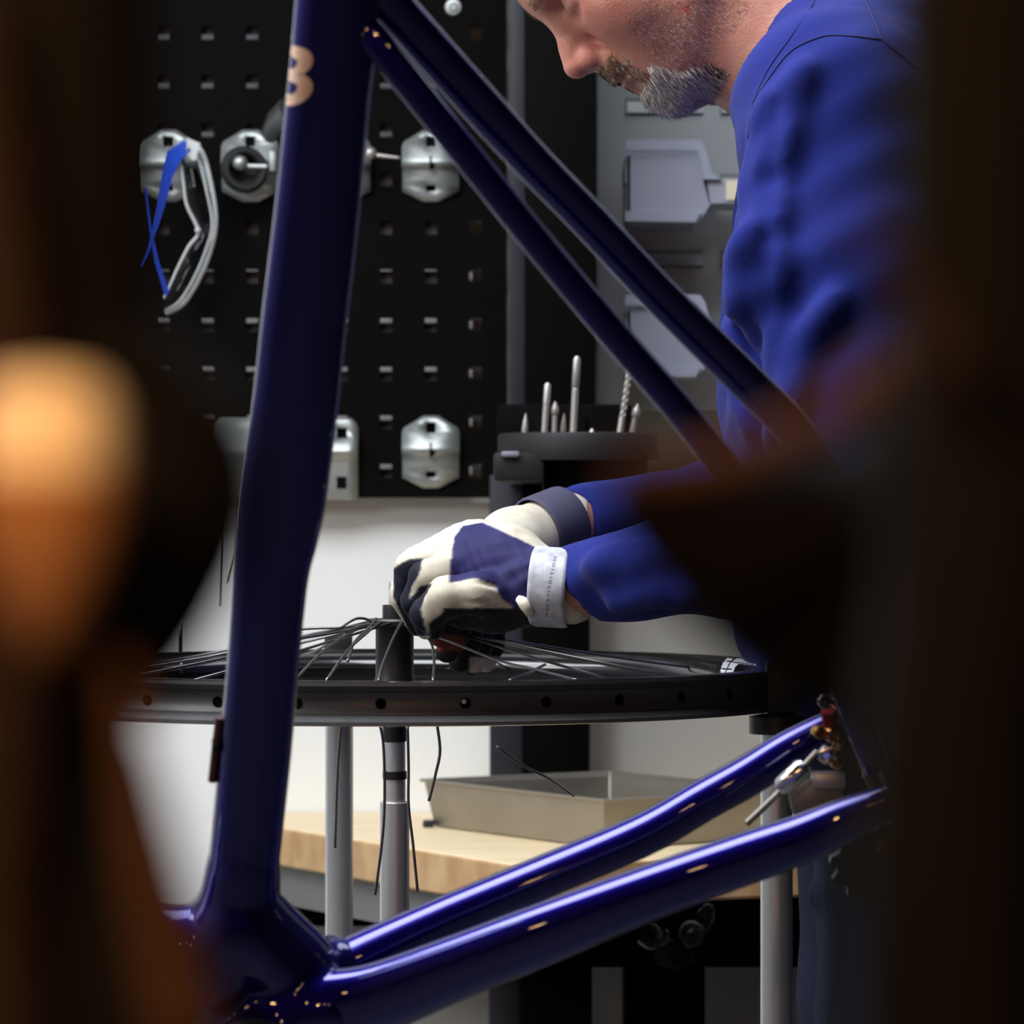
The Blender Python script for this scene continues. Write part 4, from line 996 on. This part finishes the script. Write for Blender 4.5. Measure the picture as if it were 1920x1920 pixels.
stub = (a_ > 2) & (a_ < 78) & (b_ < -26) & (b_ > -92) & (s_ > 20)
hairs('stubble', stub, 2200, lambda l: 3.2+2.5*np.clip((-l[2]-35)/30, 0, 1), .10, lambda l: np.array([-.1, 0, -1.]), [brown_h, dark_h, grey_h], lambda l: int(rs.choice([0, 1, 2], p=[.4, .15, .45])), .3, .25)
brow = (a_ > 80) & (b_ > 36) & (b_ < 46) & (np.abs(s_) > 10) & (np.abs(s_) < 46)
hairs('eyebrow', brow, 500, lambda l: 8, .13, lambda l: np.array([0, np.sign(l[1]), -.2]), [brown_h, dark_h], lambda l: int(rs.rand() < .5), .2, .3)
hf = Field(*[axis_grid((c-.13, c+.13, .005)) for c in Hd(0, 0, 46)])
hf.ell(Hd(3, 0, 48), (.100, .0795, .090), HR, 0); hf.half(Hd(40, 0, 62), fw_h*.75-up_h*.65); hf.half(Hd(0, 0, 8), -up_h)
Vh, Qh = hf.mesh(); np_mesh('hair', Vh, Qh, dark_h, person)

# sweatshirt
sf = Field(axis_grid((-.0, .72, .0048)), axis_grid((2.58, 3.32, .0055)), axis_grid((.90, 1.72, .0048)))
for s in (1, -1):
    L = .075*s
    sf.chain([P(1596, 300, 2.95)-Vector((0, L, 0)), P(1604, 600, 2.95)-Vector((0, L, 0)), P(1612, 800, 2.95)-Vector((0, L, 0)), P(1642, 1130, 2.95)-Vector((0, L*.95, 0)), P(1705, 1320, 2.95)-Vector((0, L*.95, 0))], [.087, .0895, .090, .0965, .0985], .06)
    sf.cone(P(1590, 120, 2.95), Sh[s]+Vector((0, .015*s, .004)), .066, .066, .05)
    sf.chain([Sh[s], Sh[s].lerp(El[s], .4), El[s]], [.073, .071, .058], .03)
    sf.chain([El[s], El[s].lerp(Wr[s], .42), El[s].lerp(Wr[s], .97)], [.056, .0425, .0305], .025)
sf.cone(P(1478, 400, 2.86), P(1474, 780, 2.84), .030, .036, .03)
# folds: raised ridges running down the sleeve and creases at the elbow
def surf(px, py):
    d = np.arange(2.60, 3.2, .002); X = (px-960)/F_PX*d; Z = H-(py-960)/F_PX*d
    ix = np.clip(np.searchsorted(sf.x, X), 0, len(sf.x)-1); iy = np.clip(np.searchsorted(sf.y, d), 0, len(sf.y)-1); iz = np.clip(np.searchsorted(sf.z, Z), 0, len(sf.z)-1)
    h = np.where(sf.F[ix, iy, iz] < 0)[0]; return d[h[0]] if len(h) else None
def ridge(pts, r, k=.022, cut=False):
    q = [(p[0], p[1], surf(p[0], p[1])) for p in spline(pts, 4)]; q = [p for p in q if p[2]]; n = len(q)
    sf.chain([P(p[0], p[1], p[2]+.0) for p in q], [r*.72*(.3+.7*math.sin(math.pi*i/(n-1))) for i in range(n)], k, cut)
ridge([(1440, 190), (1418, 330), (1412, 480), (1420, 640)], .006)
ridge([(1505, 130), (1465, 280), (1448, 420), (1450, 560), (1466, 760)], .0075)
ridge([(1450, 200), (1432, 380), (1434, 600)], .003, .014, True)
ridge([(1396, 440), (1384, 540), (1384, 660), (1402, 800)], .005)
ridge([(1560, 560), (1500, 690), (1450, 830)], .006)
ridge([(1130, 1085), (1200, 1076), (1290, 1085)], .004)
ridge([(1150, 1128), (1240, 1112), (1330, 1120)], .003)
ridge([(1110, 1064), (1180, 1050), (1260, 1034)], .0045)
# cut the neck opening and the cuffs
ncx = P(1461, 58, 2.95); nn = Vector((-.889, 0, .458))
for k in range(3): sf.ell(ncx+nn*.10, (.10, .14, .14), np.array([nn, Vector((0, 1, 0)), nn.cross(Vector((0, 1, 0)))]).T, .004, True)
sf.cone(ncx-nn*.05, ncx+nn*.06, .060, .062, .006, True)
for s in (1, -1):
    ax = (Wr[s]-El[s]).normalized()
    if s == 1: ax = (ax+Vector((0, 0, -.42))).normalized()
    else: ax = (ax+Vector((0, 0, -.1))).normalized()
    u = ax.orthogonal().normalized(); w_ = ax.cross(u); o_ = P(1094, 1105, 2.775) if s == 1 else P(1082, 975, 3.03)
    sf.ell(o_+ax*.048, (.048, .075, .075), np.array([ax, u, w_]).T, .003, True)
sf.half((0, 0, .945), (0, 0, -1))
Xg, Yg, Zg = np.meshgrid(sf.x, sf.y, sf.z, indexing='ij', sparse=True)
sf.F += (.0010*np.sin(Zg*70+Xg*38+3*np.sin(Yg*19))*np.sin(Xg*43-Zg*22+Yg*35)+.0011*np.sin(Zg*120+Yg*61-Xg*70)).astype(np.float32)
Vs, Qs = sf.mesh(); shirt = np_mesh('sweatshirt', relax(Vs, Qs, 3), Qs, shirt_m, person)
sb = BVHTree.FromPolygons([Vector(v) for v in Vs], [tuple(q) for q in Qs])
def on_mesh(b, px, py):
    d = Vector(((px-960)/F_PX, 1, -(py-960)/F_PX)).normalized(); h = b.ray_cast(Vector((0, 0, H)), d)
    return (h[0], h[1]) if h[0] is not None else (None, None)
def seam(pts, r=.0009):
    q = []
    for p in spline(pts, 6):
        h, n_ = on_mesh(sb, p[0], p[1])
        if h is not None: q.append(h-Vector((0, .0003, 0)))
    if len(q) > 2: MB().tube(q, r, 6).build('seam', seam_m, shirt, smooth=180)
seam([(1412, 192), (1438, 152), (1480, 98), (1530, 72), (1570, 66), (1652, 74)])
seam([(1528, 0), (1482, 70), (1440, 130), (1410, 200), (1402, 260)], .0006)
seam([(1622, 0), (1640, 40), (1655, 74), (1690, 104), (1720, 130)])
u_ = nn.cross(Vector((0, 1, 0))).normalized(); ring_ = []
for i in range(41):
    a = 2*math.pi*i/40; ring_.append(ncx+u_*.074*math.cos(a)+Vector((0, 1, 0))*.066*math.sin(a)-nn*.004)
MB().tube(ring_, .0065, 10, cap=False).build('collar', shirt_m, shirt, smooth=180)

# jeans and boots
jf = Field(axis_grid((.10, .62, .006)), axis_grid((2.70, 3.20, .006)), axis_grid((.08, 1.02, .006)))
for s in (1, -1):
    hp = Vector((P(1722, 0, 2.95).x, 2.95-.085*s, .95)); kn = Vector((P(1738, 0, 2.95).x, 2.95-.095*s, .50)); an = Vector((P(1780, 0, 2.95).x, 2.95-.10*s, .10))
    jf.chain([hp, hp.lerp(kn, .5), kn, an], [.096, .088, .072, .062], .025)
    jf.chain([P(1708, 1320, 2.95)-Vector((0, .06*s, 0)), hp], [.088, .096], .03)
    jf.cone(P(1528, 1676, 2.855), P(1640, 1672, 2.79), .004, .004, .012)
jf.half((0, 0, 1.0), (0, 0, 1)); jf.half((0, 0, .10), (0, 0, -1))
Vj, Qj = jf.mesh(); np_mesh('jeans', relax(Vj, Qj, 3), Qj, jeans_m, person)
for s in (1, -1):
    an = Vector((P(1790, 0, 2.95).x, 2.95-.10*s, .09)); bf = Field(axis_grid((an.x-.25, an.x+.1, .007)), axis_grid((an.y-.07, an.y+.07, .007)), axis_grid((-.02, .2, .007)))
    bf.cone(an+Vector((.01, 0, .06)), an+Vector((.015, 0, -.035)), .050, .050, .02); bf.cone(an+Vector((0, 0, -.04)), an+Vector((-.17, -.012*s, -.05)), .050, .040, .03); bf.half((0, 0, .001), (0, 0, -1))
    Vb, Qb = bf.mesh(); np_mesh('boot', Vb, Qb, boot_m, person)

# gloves
def inpoly(px, py, poly):
    r = np.zeros(len(px), bool); n = len(poly)
    for i in range(n):
        (x0, y0), (x1, y1) = poly[i], poly[(i+1) % n]
        c = (y0 > py) != (y1 > py); r ^= c & (px < (x1-x0)*(py-y0)/((y1-y0) or 1e-9)+x0)
    return r
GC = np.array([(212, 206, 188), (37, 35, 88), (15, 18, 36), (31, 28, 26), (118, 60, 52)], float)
def glove_tint(o, V, Q, gi):
    n = len(V); acc = np.zeros((n, 3)); cnt = np.zeros(n)
    for k in range(4):
        for c in range(3): acc[:, c] += np.bincount(Q[:, k], GC[gi, c], n)
        cnt += np.bincount(Q[:, k], minlength=n)
    paint_verts(o, acc/np.maximum(cnt, 1)[:, None])
def project(p): return 960+p[:, 0]/p[:, 1]*F_PX, 960-(p[:, 2]-H)/p[:, 1]*F_PX
lg = Field(axis_grid((-.105, .062, .0014)), axis_grid((2.715, 2.935, .0018)), axis_grid((1.015, 1.13, .0014)))
G = lambda pts, rs_, k=.006, cut=False: lg.chain([P(*p) for p in pts], rs_, k, cut)
G([(1068, 1105, 2.778), (1010, 1098, 2.782), (950, 1066, 2.80), (885, 1056, 2.82)], [.0265, .0265, .030, .027], .012)
G([(905, 1028, 2.865), (865, 1032, 2.87)], [.020, .017], .02); G([(955, 1050, 2.83), (880, 1022, 2.85)], [.026, .0165], .02)
fingers = [[(862, 1062, 2.805), (798, 1082, 2.797), (778, 1128, 2.800), (800, 1178, 2.815)], [(852, 1032, 2.828), (772, 1064, 2.824), (757, 1118, 2.828), (783, 1172, 2.84)],
           [(856, 1022, 2.85), (782, 1056, 2.853), (768, 1118, 2.858), (800, 1172, 2.87)], [(868, 1030, 2.873), (808, 1064, 2.882), (796, 1118, 2.888), (818, 1168, 2.892)]]
for i, fg in enumerate(fingers): G(fg, [.0155, .0125, .0105, .0085] if i < 3 else [.014, .011, .0092, .008], .0035)
G([(950, 1112, 2.775), (895, 1112, 2.762), (838, 1118, 2.762), (800, 1150, 2.772), (812, 1178, 2.79)], [.018, .0155, .0145, .0115, .0085], .006)
G([(990, 1130, 2.775), (930, 1140, 2.79), (870, 1150, 2.80)], [.016, .017, .013], .012)
G([(850, 1098, 2.745), (890, 1088, 2.745), (930, 1100, 2.752)], [.0022]*3, .002, True)        # groove above the thumb
G([(862, 1131, 2.745), (930, 1131, 2.748), (965, 1142, 2.755)], [.0018]*3, .002, True)
G([(992, 1058, 2.757), (962, 1075, 2.765), (950, 1100, 2.768)], [.002]*3, .010); G([(990, 1085, 2.755), (968, 1110, 2.763)], [.002]*2, .010)
Xg, Yg, Zg = np.meshgrid(lg.x, lg.y, lg.z, indexing='ij', sparse=True)
lg.F += (.0004*np.sin(Zg*420+Xg*260)*np.sin(Xg*330-Yg*200)).astype(np.float32)
Vg, Qg = lg.mesh(); Vg = relax(Vg, Qg, 2); px, py = project(Vg[Qg].mean(1)); gi = np.zeros(len(Qg), int)
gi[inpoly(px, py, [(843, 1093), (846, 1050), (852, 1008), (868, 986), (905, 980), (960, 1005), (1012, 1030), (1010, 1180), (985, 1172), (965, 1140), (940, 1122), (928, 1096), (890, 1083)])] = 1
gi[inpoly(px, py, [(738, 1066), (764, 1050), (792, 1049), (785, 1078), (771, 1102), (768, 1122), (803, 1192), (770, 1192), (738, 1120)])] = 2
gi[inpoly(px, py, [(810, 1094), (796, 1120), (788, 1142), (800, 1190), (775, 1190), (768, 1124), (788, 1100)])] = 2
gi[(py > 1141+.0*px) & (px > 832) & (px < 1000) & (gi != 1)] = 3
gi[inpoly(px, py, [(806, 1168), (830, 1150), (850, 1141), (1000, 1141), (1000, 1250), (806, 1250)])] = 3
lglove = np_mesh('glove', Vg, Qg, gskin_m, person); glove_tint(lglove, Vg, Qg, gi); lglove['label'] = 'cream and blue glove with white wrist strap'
def band(c0, c1, r, th, mats, nm, par, n=40, e=(1, 1)):
    ax = (c1-c0).normalized(); u = Vector((0, 0, 1)); u = (u-ax*u.dot(ax)).normalized(); w_ = ax.cross(u); L = (c1-c0).length
    prof_ = [(0, r), (.001, r+th*.8), (.003, r+th), (L-.003, r+th), (L-.001, r+th*.8), (L, r)]; v, f = [], []
    for i in range(n):
        a = 2*math.pi*i/n; d = u*math.cos(a)*e[0]+w_*math.sin(a)*e[1]
        for z, rr in prof_: v.append(c0+ax*z+d*rr)
    k = len(prof_)
    for i in range(n):
        for j in range(k-1): f.append((i*k+j, ((i+1) % n)*k+j, ((i+1) % n)*k+j+1, i*k+j+1))
    m = MB().add(v, f); m.build(nm, mats, par, smooth=50); return m
bm_ = band(P(998, 1099, 2.776), P(1068, 1103, 2.772), .0283, .0020, strap_m, 'wrist_strap', lglove)
bb_ = BVHTree.FromPolygons([Vector(v) for v in bm_.v], bm_.f)
cu = bpy.data.curves.new('strap_curve', 'FONT'); cu.body = 'MERKFLEDITION'; cu.size = 1; cu.space_character = 1.5; cu.resolution_u = 2
to = bpy.data.objects.new('strap_tmp', cu); COL.objects.link(to)
me = bpy.data.meshes.new_from_object(to.evaluated_get(bpy.context.evaluated_depsgraph_get())); bpy.data.objects.remove(to)
cx0 = min(v.co.x for v in me.vertices); cx1 = max(v.co.x for v in me.vertices); tv = []
for v in me.vertices:
    t = (v.co.x-cx0)/(cx1-cx0); yy = 1156-t*112
    xx = np.interp(t, [0, .45, 1], [1028, 1031, 1044])-v.co.y*8.5
    h, n_ = on_mesh(bb_, xx, yy); tv.append((h if h is not None else P(xx, yy, 2.76))-Vector((0, .00025, 0)))
MB().add(tv, [tuple(p.vertices) for p in me.polygons]).build('strap_lettering', mat('lettering_grey', (92, 94, 104), .6), lglove, smooth=0)
MB().tube([P(972, 1122, 2.756), P(985, 1132, 2.752), P(996, 1152, 2.754)], [.003, .0055, .004], 8).build('pull_tab', cream_m, lglove, smooth=180)

rg = Field(axis_grid((-.075, .062, .0018)), axis_grid((2.86, 3.06, .0022)), axis_grid((.985, 1.155, .0018)))
G = lambda pts, rs_, k=.006, cut=False: rg.chain([P(*p) for p in pts], rs_, k, cut)
G([(1066, 978, 3.02), (1030, 992, 3.01), (965, 1024, 2.98), (905, 1065, 2.955)], [.0235, .0245, .0295, .028], .012)
G([(960, 1050, 3.0), (900, 1090, 2.985)], [.024, .020], .02)
for fg in ([(890, 1080, 2.935), (872, 1140, 2.915), (852, 1190, 2.905), (838, 1222, 2.905)], [(895, 1090, 2.955), (888, 1150, 2.94), (874, 1205, 2.93), (862, 1240, 2.93)], [(905, 1095, 2.975), (905, 1155, 2.962), (895, 1212, 2.952), (885, 1246, 2.95)], [(920, 1098, 2.995), (925, 1155, 2.985), (918, 1210, 2.975), (910, 1240, 2.972)]):
    G(fg, [.0145, .0125, .0115, .009], .004)
G([(930, 1060, 2.93), (880, 1110, 2.90), (850, 1150, 2.89), (826, 1190, 2.89)], [.017, .0145, .0125, .010], .006)
Vg, Qg = rg.mesh(); Vg = relax(Vg, Qg, 2); px, py = project(Vg[Qg].mean(1)); gi = np.zeros(len(Qg), int)
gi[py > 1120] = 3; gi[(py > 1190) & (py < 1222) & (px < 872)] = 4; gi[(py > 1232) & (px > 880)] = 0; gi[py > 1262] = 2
rglove = np_mesh('glove', Vg, Qg, gskin_m, person); glove_tint(rglove, Vg, Qg, gi); rglove['label'] = 'cream glove with dark charcoal wrist strap, behind the other'
band(P(1004, 1001, 2.998), P(1062, 978, 3.02), .0288, .002, strapd_m, 'wrist_strap', rglove)
# ---------------------------------------------------------------- blurred bike parts close to the camera
fblack_m = mat('front_black_gloss', (14, 12, 11), .8, spec=.1)
fbrown_m = mat('front_brown_leather', (46, 33, 27), .75, spec=.1, noise=(120, .4, (37, 26, 20)))
fshell_m = mat('front_saddle_black', (11, 8, 7), .85, spec=.05)
fmid_m = mat('front_mid_brown', (76, 50, 32), .75, spec=.1, noise=(120, .4, (62, 40, 25)))
fgrip_m = mat('grip_brown', (160, 112, 72), .7, spec=.1, noise=(120, .4, (136, 92, 56)))
ftan_m = mat('front_tan_cap', (255, 236, 200), .6, spec=.2, noise=(120, .3, (246, 220, 176)))
def ftube(st, nm, m_, par, d, n=20):
    """st: (px, py, half width px)"""
    q = spline([(a[0], a[1], a[2]) for a in st], 6)
    return MB().tube([P(a[0], a[1], d) for a in q], [a[2]/F_PX*d for a in q], n).build(nm, m_, par, smooth=180)
t = thing('parked_handlebar', P(200, 2080, .47), 'blurred dark handlebar of a parked bike close to camera, with brown grip and tan cap', 'handlebar')
ftube([(120, -120, 178), (125, 300, 176), (135, 620, 168), (200, 770, 200), (255, 920, 240), (215, 1110, 205), (125, 1330, 150), (140, 1500, 165), (175, 1700, 185), (210, 1920, 215), (225, 2080, 220)], 'bar_tube', fblack_m, t, .43)
c = P(85, 905, .39)
s_ = .39/F_PX
MB().lathe([(0, -330*s_), (50*s_, -280*s_), (92*s_, -200*s_), (130*s_, -100*s_), (138*s_, 0), (134*s_, 20*s_), (0, 20*s_)], c, n=32).build('grip', fgrip_m, t, smooth=180)
MB().lathe([(0, 18*s_), (132*s_, 18*s_), (132*s_, 110*s_), (122*s_, 155*s_), (92*s_, 190*s_), (0, 202*s_)], c, n=32).build('grip_cap', ftan_m, t, smooth=60)
ftube([(-70, 0, 75), (-35, 320, 85), (10, 640, 80), (50, 760, 50)], 'brake_lever', fbrown_m, t, .41)
ftube([(-20, 900, 90), (0, 1180, 100), (-5, 1450, 90), (-20, 1700, 88), (10, 1980, 88)], 'lever_tail', fbrown_m, t, .41)
ftube([(225, 1240, 22), (262, 1500, 40), (300, 1720, 52), (350, 1960, 60)], 'lit_edge_tube', fmid_m, t, .39)  # brown tube stands in for the lit right edge of the bar
t = thing('stand_column', P(1850, 2080, .46), 'blurred black vertical tube close to camera filling the right edge', 'stand column')
ftube([(1860, -140, 190), (1858, 700, 190), (1840, 1100, 195), (1800, 1400, 190), (1790, 1750, 195), (1785, 2080, 200)], 'tube', fblack_m, t, .40)
t = thing('parked_saddle', P(1300, 1060, .45), 'blurred black saddle nose close to camera, covering the forearm of the mechanic', 'saddle')
ftube([(1135, 955, 25), (1190, 955, 70), (1290, 990, 130), (1420, 1040, 205), (1560, 1080, 270), (1700, 1080, 390), (1860, 1080, 430)], 'shell', fshell_m, t, .45)
ftube([(1150, 880, 22), (1300, 872, 30), (1430, 836, 38), (1560, 770, 46), (1690, 680, 50)], 'leather_edge', fmid_m, t, .41)
ftube([(1560, 372, 10), (1640, 450, 18), (1720, 560, 28), (1790, 700, 40)], 'strap', fbrown_m, t, .38)
